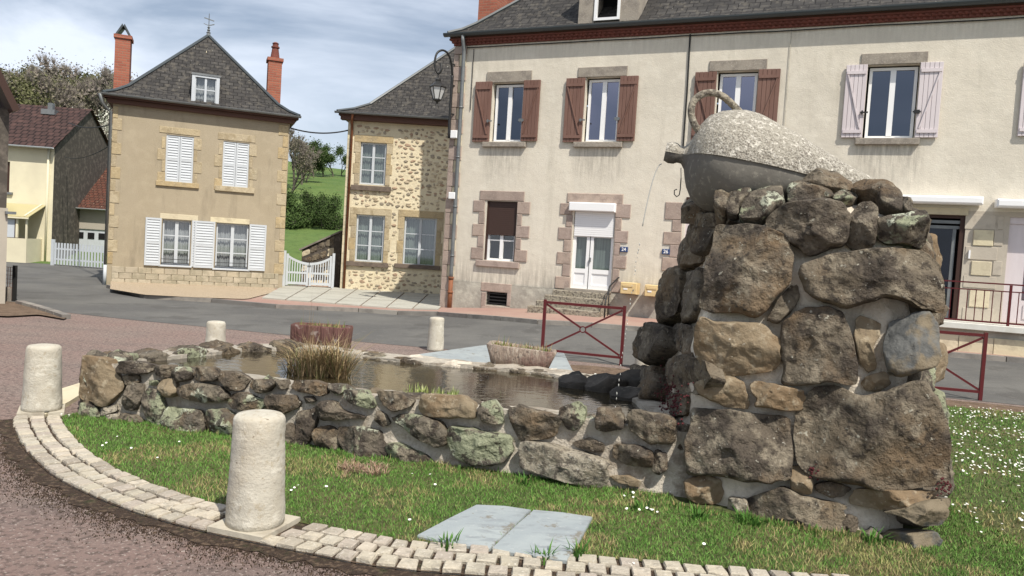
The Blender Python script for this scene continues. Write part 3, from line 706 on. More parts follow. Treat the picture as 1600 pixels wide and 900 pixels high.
for (px, py, Y, w) in ((1180, 300, 5.95, .3), (1290, 290, 5.85, .32), (1390, 310, 5.7, .3), (1110, 322, 6.0, .22)):
    c = AT(px, py, Y); c.z = 2.0
    sid += 1; rr = random.Random(sid)
    pts = [c+Vector((math.cos(a)*w*rr.uniform(.8, 1.1), math.sin(a)*w*.7*rr.uniform(.8, 1.1), 0)) for a in [k*math.pi/4 for k in range(8)]]
    make_stone('stone', pts, Vector((0, 0, 1)), .14, st, cairn, sid, 24, 7, .6, back=.1)

# ------------------------------------------------------------------ basin walls
TOPZ = .47
of = [WB0-wd*.02, WB0.lerp(WB1, .25), WB0.lerp(WB1, .5), WB0.lerp(WB1, .75), WB1+wd*.1]
ob = [Vector(p) for p in ((1.35, 6.6, 0), (1.0, 7.45, 0), (.35, 7.85, 0), (-.7, 8.02, 0), (-1.55, 8.22, 0), (-2.3, 8.48, 0), (-2.95, 8.05, 0), (-3.35, 7.3, 0), (-3.72, 6.75, 0))]
path = [p-wn*.035 for p in of]+ob
inn = []
cp = Vector((-1.2, 6.9, 0))
TH = .30
npth = len(path)
for i, p in enumerate(path):
    t = (path[(i+1) % npth]-path[i-1]).normalized(); nn = Vector((-t.y, t.x, 0)); inn.append(p+nn*TH)
ringO0 = [p+Vector((0, 0, -.1)) for p in path]
mb = MB()
def wallstrip(mb, a, b, za, zb, nz, sub=9):
    i0 = len(mb.v); n = len(a)*sub
    for j in range(nz+1):
        for k in range(n):
            s_ = k/sub; i = int(s_); f_ = s_-i
            p = a[i].lerp(a[(i+1) % len(a)], f_); q = b[i].lerp(b[(i+1) % len(b)], f_); r = p.lerp(q, j/nz); r = Vector((r.x, r.y, lerp(za, zb, j/nz)))
            r += Vector((noise.noise(r*4), noise.noise(r*4+Vector((7, 0, 0))), noise.noise(r*6)*.8))*.028
            mb.v.append(tuple(r))
    for j in range(nz):
        for k in range(n):
            q = i0+j*n+k; r = i0+j*n+(k+1) % n; mb.f.append((q, r, r+n, q+n))
batt = [p+(cp-p).normalized()*.035 for p in path]
foot = [p+(p-cp).normalized()*(.10 if i in (3, 4) else .02) for i, p in enumerate(path)]
wallstrip(mb, foot, path, -.1, .14, 3); wallstrip(mb, path, batt, .14, TOPZ-.02, 6); wallstrip(mb, batt, inn, TOPZ-.02, TOPZ-.03, 4); wallstrip(mb, inn, inn, TOPZ-.03, .1, 3)
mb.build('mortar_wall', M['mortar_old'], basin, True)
BF = [
 ('P', (200,135,370,150,380,230,440,270,480,370,420,460,330,525,200,470,140,460,150,350,185,230), .10, 't', .4),
 ('P', (470,180,560,170,700,200,710,230,640,270,460,260), .08, 's', .5), ('P', (740,210,850,200,870,260,840,295,730,280,715,240), .07, 's', .6),
 ('P', (880,230,960,215,1010,260,1000,310,920,335,850,290), .08, 'l', .6), ('P', (1050,225,1150,215,1220,270,1210,320,1060,325,1020,280), .08, 's', .6),
 ('P', (1250,260,1330,250,1450,310,1420,380,1320,400,1240,320), .08, 's', .6), ('P', (1480,320,1620,310,1660,340,1620,400,1550,420,1470,380), .08, 's', .6),
 ('P', (460,290,580,280,600,330,530,360,470,340), .04, 's', .6), ('P', (540,340,620,350,630,420,580,540,500,550,480,500,510,400), .08, 's', .6),
 ('P', (680,325,740,320,750,350,690,360), .04, 'l', .6), ('P', (770,310,870,310,910,400,880,440,820,450,770,390), .08, 't', .6),
 ('P', (930,370,1080,340,1250,370,1300,430,1280,480,1100,490,950,450,915,410), .10, 'l', .6), ('P', (1310,440,1420,415,1560,470,1570,520,1500,560,1360,540,1300,500), .10, 'l', .6),
 ('P', (680,390,760,410,790,500,800,700,700,720,650,600,640,460), .06, 'l', .5), ('P', (160,500,260,520,300,600,200,620,140,600), .07, 'l', .6),
 ('P', (270,560,400,510,430,550,330,600), .05, 'g', .5), ('P', (340,600,420,580,450,650,350,660), .05, 'g', .5), ('P', (450,580,560,590,620,640,560,680,440,650), .06, 's', .6),
 ('P', (830,530,940,540,1080,560,1110,640,1080,790,900,800,810,690,800,620), .10, 'l', .5), ('P', (1150,560,1260,540,1350,590,1370,660,1290,790,1170,790,1130,700), .09, 'l', .55),
 ('P', (1100,580,1150,560,1160,600,1120,650), .03, 's', .6), ('P', (1400,620,1500,600,1560,640,1480,700), .05, 's', .6),
 ('Q', (160,130,230,115,250,180,190,190), .05, 's', .6), ('Q', (310,125,450,120,540,150,570,210,520,240,430,220,300,190), .07, 's', .55),
 ('Q', (580,150,680,150,700,190,650,240,590,200), .06, 'l', .6), ('Q', (120,240,300,235,355,290,340,330,240,375,150,380,105,310), .10, 's', .6),
 ('Q', (380,250,440,245,470,280,400,300), .05, 'l', .6), ('Q', (530,290,620,280,700,360,860,410,700,420,560,430,500,380,500,320), .10, 's', .55),
 ('Q', (710,200,850,195,900,240,940,310,900,340,800,310,720,270), .09, 'l', .55), ('Q', (960,215,1100,205,1230,270,1230,310,1110,360,1010,310), .09, 's', .5),
 ('Q', (340,380,460,340,490,380,440,560,380,650,320,640,330,480), .06, 's', .5), ('Q', (480,500,560,475,650,520,650,640,590,685,500,640,465,560), .08, 's', .65),
 ('Q', (250,470,310,470,320,640,250,660), .05, 's', .6),
 ('Q', (660,490,780,480,960,510,1010,620,1030,700,940,745,800,740,690,650,650,560), .11, 'l', .5), ('Q', (960,360,1010,380,1050,450,1010,480,950,430), .07, 's', .6),
 ('Q', (1120,390,1220,380,1430,430,1510,510,1500,600,1440,640,1300,580,1150,480,1070,420), .11, 'l', .6), ('Q', (1040,620,1110,610,1300,690,1380,750,1250,785,1100,750,1030,680), .08, 'l', .5),
 ('Q', (1320,235,1600,235,1700,290,1720,410,1550,410,1310,380), .10, 't', .45), ('W', (260,160,350,125,420,200,440,290,400,310,290,295,250,220), .08, 'l', .55),
 ('W', (480,210,560,160,640,190,830,240,900,260,860,350,820,410,600,440,560,420), .09, 's', .42), ('W', (880,190,1000,140,1070,180,1070,280,1010,350,940,350,890,260), .08, 'l', .6),
 ('W', (1180,190,1330,180,1370,240,1370,340,1270,360,1170,340), .11, 's', .55), ('W', (40,330,200,340,300,370,490,400,520,500,460,590,350,630,220,620,80,560,20,460), .12, 'l', .42),
 ('W', (600,450,760,450,1000,510,1260,590,1260,680,1230,790,1130,800,850,720,590,640,585,560), .16, 'g', .32), ('W', (980,460,1100,420,1210,460,1220,520,1150,530,1040,500), .06, 's', .6),
 ('W', (1300,480,1440,470,1590,520,1590,640,1450,630,1310,580), .08, 's', .5), ('E', (150,400,340,430,470,470,470,640,300,660,140,560,110,460), .10, 's', .5),
 ('E', (320,720,400,740,420,850,360,900,300,870), .06, 's', .6), ('W', (210,710,300,690,420,720,420,790,320,790,210,760), .06, 's', .5),
 ('W', (560,700,750,740,900,800,1100,820,1000,850,800,860,600,790), .07, 's', .5), ('W', (930,840,1080,820,1100,890,930,900), .07, 'l', .6),
 ('W', (1120,850,1300,830,1370,880,1250,930,1110,910), .07, 'l', .6), ('W', (1270,720,1400,710,1500,760,1490,800,1350,770), .05, 't', .5),
 ('W', (-120,640,30,640,150,660,130,710,-60,720), .06, 't', .6), ('W', (420,780,560,790,600,840,470,860), .06, 't', .6),
 ('G', (180,370,370,360,560,430,700,480,600,500,300,450), .08, 's', .6),
]
MM = {'s': st, 'l': sl, 't': sn, 'g': sg}
for z, o_, d, k_, e in BF:
    sid += 1; make_stone('stone', trace(z, o_, *WP), WP[1], d, MM[k_], basin, sid, 40, 11, e, grow=1.03)
# capping stones, flat on the rim, front row behind the face and the whole back rim
def capstone(c, w, l, rot, h, m_):
    global sid
    sid += 1; rr = random.Random(sid)
    u = Vector((math.cos(rot), math.sin(rot), 0)); v_ = Vector((-u.y, u.x, 0))
    pts = [c+u*math.cos(a)*l*rr.uniform(.85, 1.1)+v_*math.sin(a)*w*rr.uniform(.85, 1.1) for a in [k*math.pi/4+.3 for k in range(8)]]
    return make_stone('stone', pts, Vector((0, 0, 1)), h, m_, basin, sid, 22, 6, .6, back=.08)
rr = random.Random(3)
s_ = .2
while s_ < 4.9:
    l = rr.uniform(.10, .2); c = WB0+wd*(s_+l)-wn*(.19+rr.uniform(-.02, .02)); c.z = TOPZ-.05
    capstone(c, .09, l, math.atan2(wd.y, wd.x), rr.uniform(.03, .06), rr.choice([st, sl, st])); s_ += 2*l+.04
bk = [Vector((p.x, p.y, 0)) for p in [WB1+Vector((.1, 1.3, 0))]+ob]
for a, b in zip(bk[1:], bk[2:]+[WB0]):
    d = (b-a).length; n = max(1, int(d/.33))
    for k in range(n):
        for side in (0, 1):
            l = d/n/2*rr.uniform(.95, 1.15); c = a.lerp(b, (k+.5)/n); t = (b-a).normalized(); nn = Vector((-t.y, t.x, 0))
            c = c+nn*(.07+.16*side); c.z = TOPZ-.07
            hh = rr.uniform(.03, .055) if c.x > -2.2 else rr.uniform(.07, .12)
            capstone(c, .09, l, math.atan2(t.y, t.x), hh, rr.choice([st, sl, st, M['mortar'] if c.x > -1.6 and c.x < .6 else st]))
cen = Vector((-1.2, 6.9, .2))
for a, b in zip(ob, ob[1:]+[WB0]):
    n = max(2, int((b-a).length/.3)); a3, b3 = Vector(a), Vector(b)
    lay(lambda u, v: a3.lerp(b3, u)+Vector((0, 0, v*.42)), [(.02, .5, n), (.5, .98, n)], basin, .05, int(a.x*10)+99, e=.55)
for (px, py, Y, w, h) in ((903, 600, 7.05, .22, .10), (945, 603, 6.95, .24, .12), (985, 622, 6.6, .2, .08), (1000, 600, 7.1, .22, .14)):
    c = AT(px, py, Y); c.z = .42; o_ = capstone(c, w*.8, w, .3, h, M['stone_dark']); o_['label'] = 'dark stone beside the pier'
# water
wt = MB(); c = sum(inn, Vector())/len(inn); n = len(inn); big = [p+(p-cp).normalized()*.08 for p in inn]
wt.v = [(p.x, p.y, .405) for p in big]; wt.f = [tuple(range(n))]
tag(wt.build('pool_water', M['water'], kind='structure'))
bt = MB(); bt.v = [(p.x, p.y, .06) for p in big]; bt.f = [tuple(range(n))]; bt.build('basin_floor', M['soil'], basin)

# ------------------------------------------------------------------ the tipped jug
J0 = AT(1049, 239, 5.75); J1 = AT(1372, 300, 5.50)
jx = (J1-J0).normalized(); jup = (Vector((0, 0, 1))-jx*jx.z).normalized(); jy = jup.cross(jx).normalized()
JL = (J1-J0).length
jug = thing('stone_jug', J0, 0, 'large pebbly cement jug lying tipped on top of the boulder pier, pouring water', 'jug')
prof = [(-.045, .0), (-.045, .070), (-.01, .082), (.03, .078), (.055, .062), (.085, .062), (.115, .10), (.135, .17), (.16, .235), (.21, .31), (.29, .365), (.37, .388), (.45, .392), (.55, .382), (.68, .352), (.82, .305), (.96, .25), (1.10, .195), (1.24, .14), (JL-.04, .09), (JL, .0)]
def jughalf(a0, a1, k, n=28):
    mb = MB(); pr = []
    for (x0, q0), (x1, q1) in zip(prof, prof[1:]):
        for t in range(3): pr.append((lerp(x0, x1, t/3), lerp(q0, q1, t/3)))
    pr.append(prof[-1])
    for x, r_ in pr:
        for j in range(n+1):
            a = a0+(a1-a0)*j/n
            p = jx*x+jy*math.cos(a)*r_*k+jup*math.sin(a)*r_*k
            p = p+jx*0+(jy*math.cos(a)+jup*math.sin(a))*noise.noise(p*5)*.012
            mb.v.append(tuple(p))
    for i in range(len(pr)-1):
        for j in range(n): q = i*(n+1)+j; mb.f.append((q, q+1, q+n+2, q+n+1))
    return mb, pr
m1, pr = jughalf(-.02, math.pi+.02, 1.0)
m1.build('upper_shell', M['jug_rough'], jug, True)
m2, pr = jughalf(-math.pi-.02, .02, .965)
m2.build('lower_shell', M['jug_smooth_shaded'], jug, True)
# ledge closing the step between the two shells
mb = MB()
for s_ in (-1, 1):
    i0 = len(mb.v)
    for x, r_ in pr: mb.v += [tuple(jx*x+jy*s_*r_*.93+jup*.002), tuple(jx*x+jy*s_*r_*1.0-jup*.006)]
    for i in range(len(pr)-1): q = i0+2*i; mb.f.append((q, q+1, q+3, q+2))
mb.build('shell_rim', M['jug_rough'], jug)
mb = MB(); mb.lathe([(0.0001, 0), (.045, 0), (.045, .05)], n=16, cap=False)
hp = [AT(x, y, 5.62) - J0 for x, y in ((1098, 212), (1086, 196), (1080, 178), (1083, 160), (1096, 148), (1113, 145), (1130, 151), (1146, 165), (1162, 182))]
mb = MB(); mb.tube(catmull(hp, 5), [.030]+[.026]*38+[.03]*2, 12); mb.build('handle', M['granite'], jug, True)
# water spout and falling drops
sp = AT(1034, 256, 5.75)
jet = MB(); pts = []
for k in range(15):
    t = k/14*.62; pts.append(sp+Vector((-.36*t, -.02*t, -4.9*t*t*1.0)))
cut = [p for p in pts if p.z > 1.75]
jth = thing('water_jet', (0, 0, 0), 0, 'thin stream of water falling from the mouth of the tipped jug', 'water stream'); jet.tube(catmull(cut, 3), .0045, 6); jet.build('stream', M['waterjet'], jth, True); jet = MB()
k = 0; rr = random.Random(5); t = math.sqrt((sp.z-1.75)/4.9)
while True:
    t += rr.uniform(.006, .012); p = sp+Vector((-.36*t+rr.uniform(-.004, .004), -.02*t, -4.9*t*t))
    if p.z < .42: break
    r_ = rr.uniform(.003, .0065)
    jet.lathe([(.0005, -r_*2.2), (r_, 0), (.0005, r_*2.2)], (p.x, p.y, p.z), 5)
jet.build('drops', M['waterjet'], jth, True, kind='stuff')
hk = MB(); hc = AT(1060, 300, 5.6)
hk.tube([hc+Vector((0.012, 0, .10)), hc+Vector((.012, 0, .02)), hc+Vector((.008, 0, -.02)), hc+Vector((-.01, 0, -.035)), hc+Vector((-.028, 0, -.02)), hc+Vector((-.03, 0, .01)), hc+Vector((-.012, 0, .02))], .004, 6)
hk.tube([hc+Vector((.012, 0, .10)), AT(1064, 262, 5.6)], .003, 5)
tag(hk.build('metal_hook', M['iron']), 'small metal hook dangling below the mouth of the jug', 'hook')
# red stonecrop on the pier foot
mb = MB(); rr = random.Random(8)
for _ in range(260):
    c = onplane(rr.gauss(1045, 12), rr.gauss(625, 20), SP[0]+SP[1]*.1, SP[1])
    if rr.random() < .2: c = onplane(rr.gauss(1280, 10), rr.gauss(738, 6), FP[0]+FP[1]*.08, FP[1])
    if rr.random() < .12: c = onplane(rr.gauss(1475, 6), rr.gauss(760, 8), FP[0]+FP[1]*.06, FP[1])
    r_ = rr.uniform(.004, .011); mb.lathe([(.0005, -r_), (r_, 0), (.0005, r_)], tuple(c), 5)
tag(mb.build('stonecrop', M['sedum'], kind='stuff'), 'dark red stonecrop growing in the joints of the boulder pier', 'plant')

# ------------------------------------------------------------------ bollards
def bollard(px, py, r0_, h, label, seed, foot=True):
    c = G(px, py); c.z = 0.03 if py > 600 else 0
    t = thing('bollard', c, rnd.uniform(0, 6), label, 'bollard', 'pale stone bollards round the pool')
    mb = MB(); pr = []
    for i in range(15): z = i/14*(h-.03); pr.append((r0_*(1.01-.14*i/14), z))
    pr += [(r0_*.84, h-.016), (r0_*.76, h-.003), (r0_*.5, h+.003), (r0_*.2, h+.006), (.002, h+.006)]
    mb.lathe(pr, n=40)
    mb.v = [tuple(Vector(v)*(1) + Vector((v[0], v[1], 0)).normalized()*noise.noise(Vector(v)*9+Vector((seed, 0, 0)))*.006) if (v[0]**2+v[1]**2) > .0001 else v for v in mb.v]
    mb.build('shaft', M['bollard'], t, True)
    if foot:
        mb = MB(); f = r0_*1.12
        mb.box(-f, f, -f, f, -.04, .010); o_ = mb.build('footing', M['footing'], t); 
        k_ = min(range(len(line)-1), key=lambda q: (line[q]+(line[q+1]-line[q]).cross(Vector((0, 0, -1))).normalized()*.17-Vector((c.x, c.y, 0))).length); tg = line[k_+1]-line[k_]
        o_.rotation_euler = (0, 0, math.atan2(tg.y, tg.x)-t.rotation_euler.z)
    return t
bollard(65, 646, .150, .55, 'pale stone bollard at the far left end of the sett edging, beside the pool corner', 1)
bollard(398, 826, .155, .61, 'large pale stone bollard in the foreground standing on the sett edging before the pool wall', 2)
bollard(335, 573, .125, .55, 'pale stone bollard just behind the left part of the pool rim', 3, False)
bollard(680, 548, .130, .52, 'pale stone bollard at the road edge behind the pool, beside the grey ramp slab', 4, False)
bollard(1004, 578, .125, .50, 'pale stone bollard mostly hidden behind the left foot of the boulder pier', 5, False)

# ------------------------------------------------------------------ slabs, troughs, barriers
def flat_slab(name, corners, zt, thick, m, label, cat, group=None, bump=.0):
    c = sum(corners, Vector())/len(corners); c.z = 0
    mb = MB(); n = len(corners); q = [p-c for p in corners]; cc = sum(q, Vector())/n
    mb.v += [(p.x, p.y, zt-thick) for p in q]+[(p.x, p.y, zt-.008) for p in q]+[((p.x-cc.x)*.985+cc.x, (p.y-cc.y)*.985+cc.y, zt) for p in q]
    mb.f += [(k, (k+1) % n, n+(k+1) % n, n+k) for k in range(n)]+[(n+k, n+(k+1) % n, 2*n+(k+1) % n, 2*n+k) for k in range(n)]+[tuple(range(2*n, 3*n))]
    o = mb.build(name, m); o.location = c; return tag(o, label, cat, group)
flat_slab('stone_slab', [G(x, y, .05) for x, y in ((652, 831), (700, 806), (745, 784), (790, 786), (830, 792), (800, 820), (766, 851), (708, 843))], .034, .04, M['slab'], 'left of the two blue-grey slabs lying in the grass before the granite block', 'slab', 'blue-grey slabs in the lawn')
flat_slab('stone_slab', [G(x, y, .05) for x, y in ((769, 852), (802, 821), (834, 793), (880, 797), (926, 804), (908, 836), (886, 870), (824, 862))], .038, .04, M['slab'], 'right of the two blue-grey slabs lying in the grass, nearer the boulder pier', 'slab', 'blue-grey slabs in the lawn')
flat_slab('ramp_slab', [G(x, y, .02) for x, y in ((640, 556), (762, 537), (880, 545), (900, 590), (760, 590))], .03, .05, M['slab'], 'flat blue-grey paved slab behind the pool rim between bollard and grey trough', 'paving slab')
def trough(px0, px1, pyt, pyb, Y, m, label, tw, seed):
    l_ = AT(px0, pyt, Y); r_ = AT(px1, pyt, Y); b = AT((px0+px1)/2, pyb, Y)
    wdt = (r_-l_).length; h = l_.lerp(r_, .5).z-b.z; c = l_.lerp(r_, .5); c.z = b.z
    t = thing('planter_trough', c, math.atan2(r_.y-l_.y, r_.x-l_.x)-.1, label, 'planter')
    mb = MB(); dp = .34; Lh = wdt/2
    def ring(sx, sy, z, j=.0):
        out = []
        for k in range(24):
            a = 2*math.pi*k/24; ca, sa = math.cos(a), math.sin(a)
            x = (abs(ca)**.35)*math.copysign(1, ca)*sx; y = (abs(sa)**.35)*math.copysign(1, sa)*sy
            p = Vector((x, y, z)); out.append(p+Vector((noise.noise(p*9+Vector((seed, 0, 0))), noise.noise(p*9+Vector((0, seed, 0))), noise.noise(p*7)))*.012)
        return out
    rs = [ring(Lh*tw, dp/2*.8, 0), ring(Lh*(tw*.5+.5), dp/2*.92, h*.5), ring(Lh, dp/2, h*.95), ring(Lh*.97, dp/2*.96, h), ring(Lh*.85, dp/2*.74, h), ring(Lh*.84, dp/2*.73, h*.8)]
    for q in rs: mb.v += [tuple(p) for p in q]
    for i in range(5):
        for k in range(24): a = i*24+k; b_ = i*24+(k+1) % 24; mb.f.append((a, b_, b_+24, a+24))
    mb.f.append(tuple(reversed(range(24)))); mb.build('tub', m, t, True)
    mb = MB(); q = ring(Lh*.86, dp/2*.75, h*.86); mb.v = [tuple(p) for p in q]; mb.f = [tuple(range(24))]; mb.build('soil', M['soil'], t)
    mb = MB(); cl = []; rr = random.Random(seed)
    for _ in range(260):
        x, y = rr.uniform(-.8, .8)*Lh, rr.uniform(-.7, .7)*dp/2; hh = rr.uniform(.02, .07)*(2 if rr.random() < .1 else 1); a = rr.uniform(0, 6); w = .006
        dx, dy = math.cos(a)*w, math.sin(a)*w; lx, ly = rr.gauss(0, .02), rr.gauss(0, .02)
        mb.tri((x-dx, y-dy, h*.85), (x+dx, y+dy, h*.85), (x+lx, y+ly, h*.9+hh)); cq = rr.choice([(.3, .22, .1), (.12, .2, .04), (.2, .12, .06), (.4, .33, .18)]); cl += [cq]*3
    mb.build('withered_plants', M['drygrass'], t, attr=cl, kind='stuff')
    return t
t1 = trough(457, 550, 508, 552, 8.9, M['trough_red'], 'dark red bark-textured planter trough behind the tall dry reed clump', .93, 2)
t2 = trough(759, 869, 541, 577, 7.95, M['trough_stone'], 'hewn stone planter trough sitting tilted on the back rim of the pool', .78, 4)
t2.rotation_euler.y = .06
mb = MB(); mb.box(-.34, .34, -.14, .14, 0, .5); o = mb.build('trough_base', M['stone_dark']); o.location = (t1.location.x, t1.location.y+.02, t1.location.z-.503); tag(o, 'dark stone block under the red planter trough, hidden behind the pool rim', 'stone block')
mb = MB(); mb.box(-.22, .22, -.10, .10, 0, .4); o = mb.build('trough_base', M['mortar']); o.location = (t2.location.x, t2.location.y+.16, t2.location.z-.403); tag(o, 'pale block carrying the hewn stone trough at the back rim of the pool', 'stone block')
def barrier(p0, p1, h, label):
    t = thing('road_barrier', p0, math.atan2(p1.y-p0.y, p1.x-p0.x), label, 'barrier', 'dark red crossed barriers along the road')
    w = (Vector((p1.x, p1.y, 0))-Vector((p0.x, p0.y, 0))).length
    for x in (0, w): MB().box(x-.022, x+.022, -.022, .022, -.1, h+(.02)).build('post', M['redpaint'], t)
    MB().box(.023, w-.023, -.018, .018, h-.04, h).build('top_rail', M['redpaint'], t)
    MB().box(.023, w-.023, -.018, .018, .1, .135).build('bottom_rail', M['redpaint'], t)
    cx, cz = w/2, (h-.04+.135)/2
    for sx in (-1, 1):
        for sz in (-1, 1):
            a = Vector((cx+sx*(w/2-.03), 0, cz+sz*((h-.18)/2-.01))); c = Vector((cx+sx*.04, 0, cz+sz*.03)); MB().bar(a, c, .02, .028).build('cross_bar', M['redpaint'], t)
    mb = MB(); mb.tube([Vector((cx+.045*math.cos(a), 0, cz+.045*math.sin(a))) for a in [k*math.pi/8 for k in range(17)]], .009, 8, False); mb.build('centre_ring', M['redpaint'], t)
p1 = G(970, 571); p0 = AT(843, 545, 11.9); p0.z = 0
d = (p1-p0).normalized(); p0 = p1-d*1.24
barrier(p0, p1, .88, 'dark red metal barrier with crossed bars on the road edge left of the boulder pier')
q1 = G(1531, 626); barrier(q1+Vector((-1.2, .30, 0)), q1, .90, 'dark red metal barrier with crossed bars on the road edge right of the boulder pier')

# ------------------------------------------------------------------ buildings
class House:
    def __init__(s, name, O, slope, label, cat='house'):
        s.O = Vector((O[0], O[1], 0)); s.th = math.atan(slope)
        s.t = thing(name, s.O, s.th, label, cat)
        s.X = Vector((math.cos(s.th), math.sin(s.th), 0)); s.Y = Vector((-s.X.y, s.X.x, 0))
    def px(s, px, py, yl=0.0):
        p = onplane(px, py, s.O+s.Y*yl, s.Y)-s.O; return p.dot(s.X), p.z
    def rect(s, l, t, r, b, yl=0.0):
        mx_, my = (l+r)/2, (t+b)/2
        return s.px(l, my, yl)[0], s.px(r, my, yl)[0], s.px(mx_, b, yl)[1], s.px(mx_, t, yl)[1]
    def w(s, x, y, z): return s.O+s.X*x+s.Y*y+Vector((0, 0, z))
    def wall(s, name, x0, x1, z0, z1, holes, m, y=0, deep=.16, zsplit=None):
        mb = MB(); X = sorted({x0, x1} | {h[0] for h in holes} | {h[1] for h in holes}); Z = sorted({z0, z1} | {h[2] for h in holes} | {h[3] for h in holes})
        for a, b in zip(X, X[1:]):
            for c, d in zip(Z, Z[1:]):
                mx_, mz = (a+b)/2, (c+d)/2
                if any(h[0] < mx_ < h[1] and h[2] < mz < h[3] for h in holes) or not (x0 <= mx_ <= x1 and z0 <= mz <= z1): continue
                mb.quad((a, y, c), (b, y, c), (b, y, d), (a, y, d))
        for h in holes:
            a, b, c, d = h; e = y+deep
            mb.quad((a, y, c), (a, y, d), (a, e, d), (a, e, c)); mb.quad((b, y, d), (b, y, c), (b, e, c), (b, e, d))
            mb.quad((a, y, d), (b, y, d), (b, e, d), (a, e, d)); mb.quad((a, y, c), (a, e, c), (b, e, c), (b, y, c))
        return mb.build(name, m, s.t)
    def body(s, name, x0, x1, y0, y1, z0, z1, m):
        mb = MB(); mb.quad((x0, y1, z0), (x0, y0, z0), (x0, y0, z1), (x0, y1, z1)); mb.quad((x1, y0, z0), (x1, y1, z0), (x1, y1, z1), (x1, y0, z1)); mb.quad((x1, y1, z0), (x0, y1, z0), (x0, y1, z1), (x1, y1, z1))
        return mb.build(name, m, s.t)
    def block(s, name, r, m, y0=-.02, y1=.02, bev=.008, par=None):
        return MB().box(r[0], r[1], y0, y1, r[2], r[3], bev).build(name, m, par or s.t)
def window(h, r, y=.10, fr=.05, mull=2, rows=1, mfr='whitepvc', glass='glass', back='curtain', mw=.07, sashw=.035, backz=None, name='window'):
    """frame as part; pane and curtain as its sub-parts"""
    x0, x1, z0, z1 = r; mb = MB()
    mb.box(x0, x0+fr, y, y+.06, z0, z1); mb.box(x1-fr, x1, y, y+.06, z0, z1); mb.box(x0+fr, x1-fr, y+.001, y+.059, z0, z0+fr); mb.box(x0+fr, x1-fr, y+.001, y+.059, z1-fr, z1)
    xs_ = []
    if mull == 2:
        c = (x0+x1)/2; mb.box(c-mw/2, c+mw/2, y-.006, y+.05, z0+fr, z1-fr); xs_ = [(x0+fr, c-mw/2), (c+mw/2, x1-fr)]
    else: xs_ = [(x0+fr, x1-fr)]
    zs = [lerp(z0+fr, z1-fr, k/rows) for k in range(rows+1)]
    for k in range(1, rows):
        for a, b in xs_: mb.box(a, b, y+.004, y+.04, zs[k]-.014, zs[k]+.014)
    w = mb.build(name, M[mfr], h.t)
    for a, b in xs_:
        for k in range(rows):
            q = MB(); c0 = zs[k]+(.014 if k else 0); c1 = zs[k+1]-(.014 if k < rows-1 else 0)
            q.quad((a, y+.03, c0), (b, y+.03, c0), (b, y+.03, c1), (a, y+.03, c1)); q.build('pane', M[glass], w)
    if back:
        q = MB(); n = 40; zb = backz if backz is not None else z0
        for k in range(n+1):
            x = lerp(x0+.01, x1-.01, k/n); yy = y+.12+.018*math.sin(k*1.9)+.01*math.sin(k*.7)
            q.v += [(x, yy, zb), (x, yy, z1)]
        for k in range(n): q.f.append((2*k, 2*k+2, 2*k+3, 2*k+1))
        q.build('curtain', M[back], w, True)
    q = MB(); q.box(x0-.02, x1+.02, y+.25, y+.9, z0-.02, z1+.02); bm = q
    q2 = MB(); q2.quad((x0-.05, y+.3, z0-.05), (x1+.05, y+.3, z0-.05), (x1+.05, y+.3, z1+.05), (x0-.05, y+.3, z1+.05)); q2.build('dark_room', M['blackroom'], w)
    return w
def plank_shutter(h, r, m, flip, hinge='iron', y=-.065):
    x0, x1, z0, z1 = r; n = 5
    s_ = MB().box(x0, x1, y+.022, y+.042, z0+.004, z1-.004).build('shutter', M[m], h.t)
    for k in range(n):
        a = lerp(x0, x1, k/n); b = lerp(x0, x1, (k+1)/n); MB().box(a+.003, b-.003, y, y+.02, z0, z1, .004).build('plank', M[m], s_)
    H = z1-z0
    zt, zm, zb = z1-.085*H, z0+.11*H, z0+.085*H
    MB().box(x0+.02, x1-.02, y-.022, y-.001, z1-.13*H, z1-.085*H).build('batten', M[m], s_); MB().box(x0+.02, x1-.02, y-.022, y-.001, z0+.06*H, z0+.105*H).build('batten', M[m], s_)
    a = Vector((x0+.05 if flip else x1-.05, y-.012, z1-.14*H)); b = Vector((x1-.06 if flip else x0+.06, y-.012, z0+.12*H))
    br = MB(); br.bar(a, b, .022, .055, (0, 1, 0)); br.v = [(v[0], max(min(v[1], y-.002), y-.026), v[2]) for v in br.v]; br.build('brace', M[m], s_)
    hx = x1 if flip else x0
    c = MB(); c.box(hx-.07, hx+.07, y-.04, y-.02, z0+.33*H, z0+.35*H); c.box(hx-.05, hx-.02 if flip else hx+.05, y-.045, y-.018, z0+.315*H, z0+.365*H); c.build('catch', M[hinge], s_)
    return s_
def louvre_shutter(h, r, y=-.06, m='whitepaint', par=None):
    x0, x1, z0, z1 = r; st_ = .045; mb = MB(); mid_ = lerp(z0, z1, .48)
    mb.box(x0, x0+st_, y, y+.035, z0, z1); mb.box(x1-st_, x1, y, y+.035, z0, z1)
    for a, b in ((z0, z0+.07), (mid_-.035, mid_+.035), (z1-.055, z1)): mb.box(x0+st_, x1-st_, y+.001, y+.034, a, b)
    s_ = mb.build('shutter', M[m], h.t)
    sl_ = MB()
    for a, b in ((z0+.07, mid_-.035), (mid_+.035, z1-.055)):
        n = max(3, int((b-a)/.072))
        for k in range(n):
            z = lerp(a, b, (k+.1)/n); dz = (b-a)/n
            sl_.hexa([(x0+st_, y+.004, z), (x1-st_, y+.004, z), (x1-st_, y+.012, z), (x0+st_, y+.012, z), (x0+st_, y+.024, z+dz*.95), (x1-st_, y+.024, z+dz*.95), (x1-st_, y+.032, z+dz*.95), (x0+st_, y+.032, z+dz*.95)])
    sl_.build('slats', M[m], s_, kind='stuff')
    MB().quad((x0+st_, y+.034, z0), (x1-st_, y+.034, z0), (x1-st_, y+.034, z1), (x0+st_, y+.034, z1))
    return s_
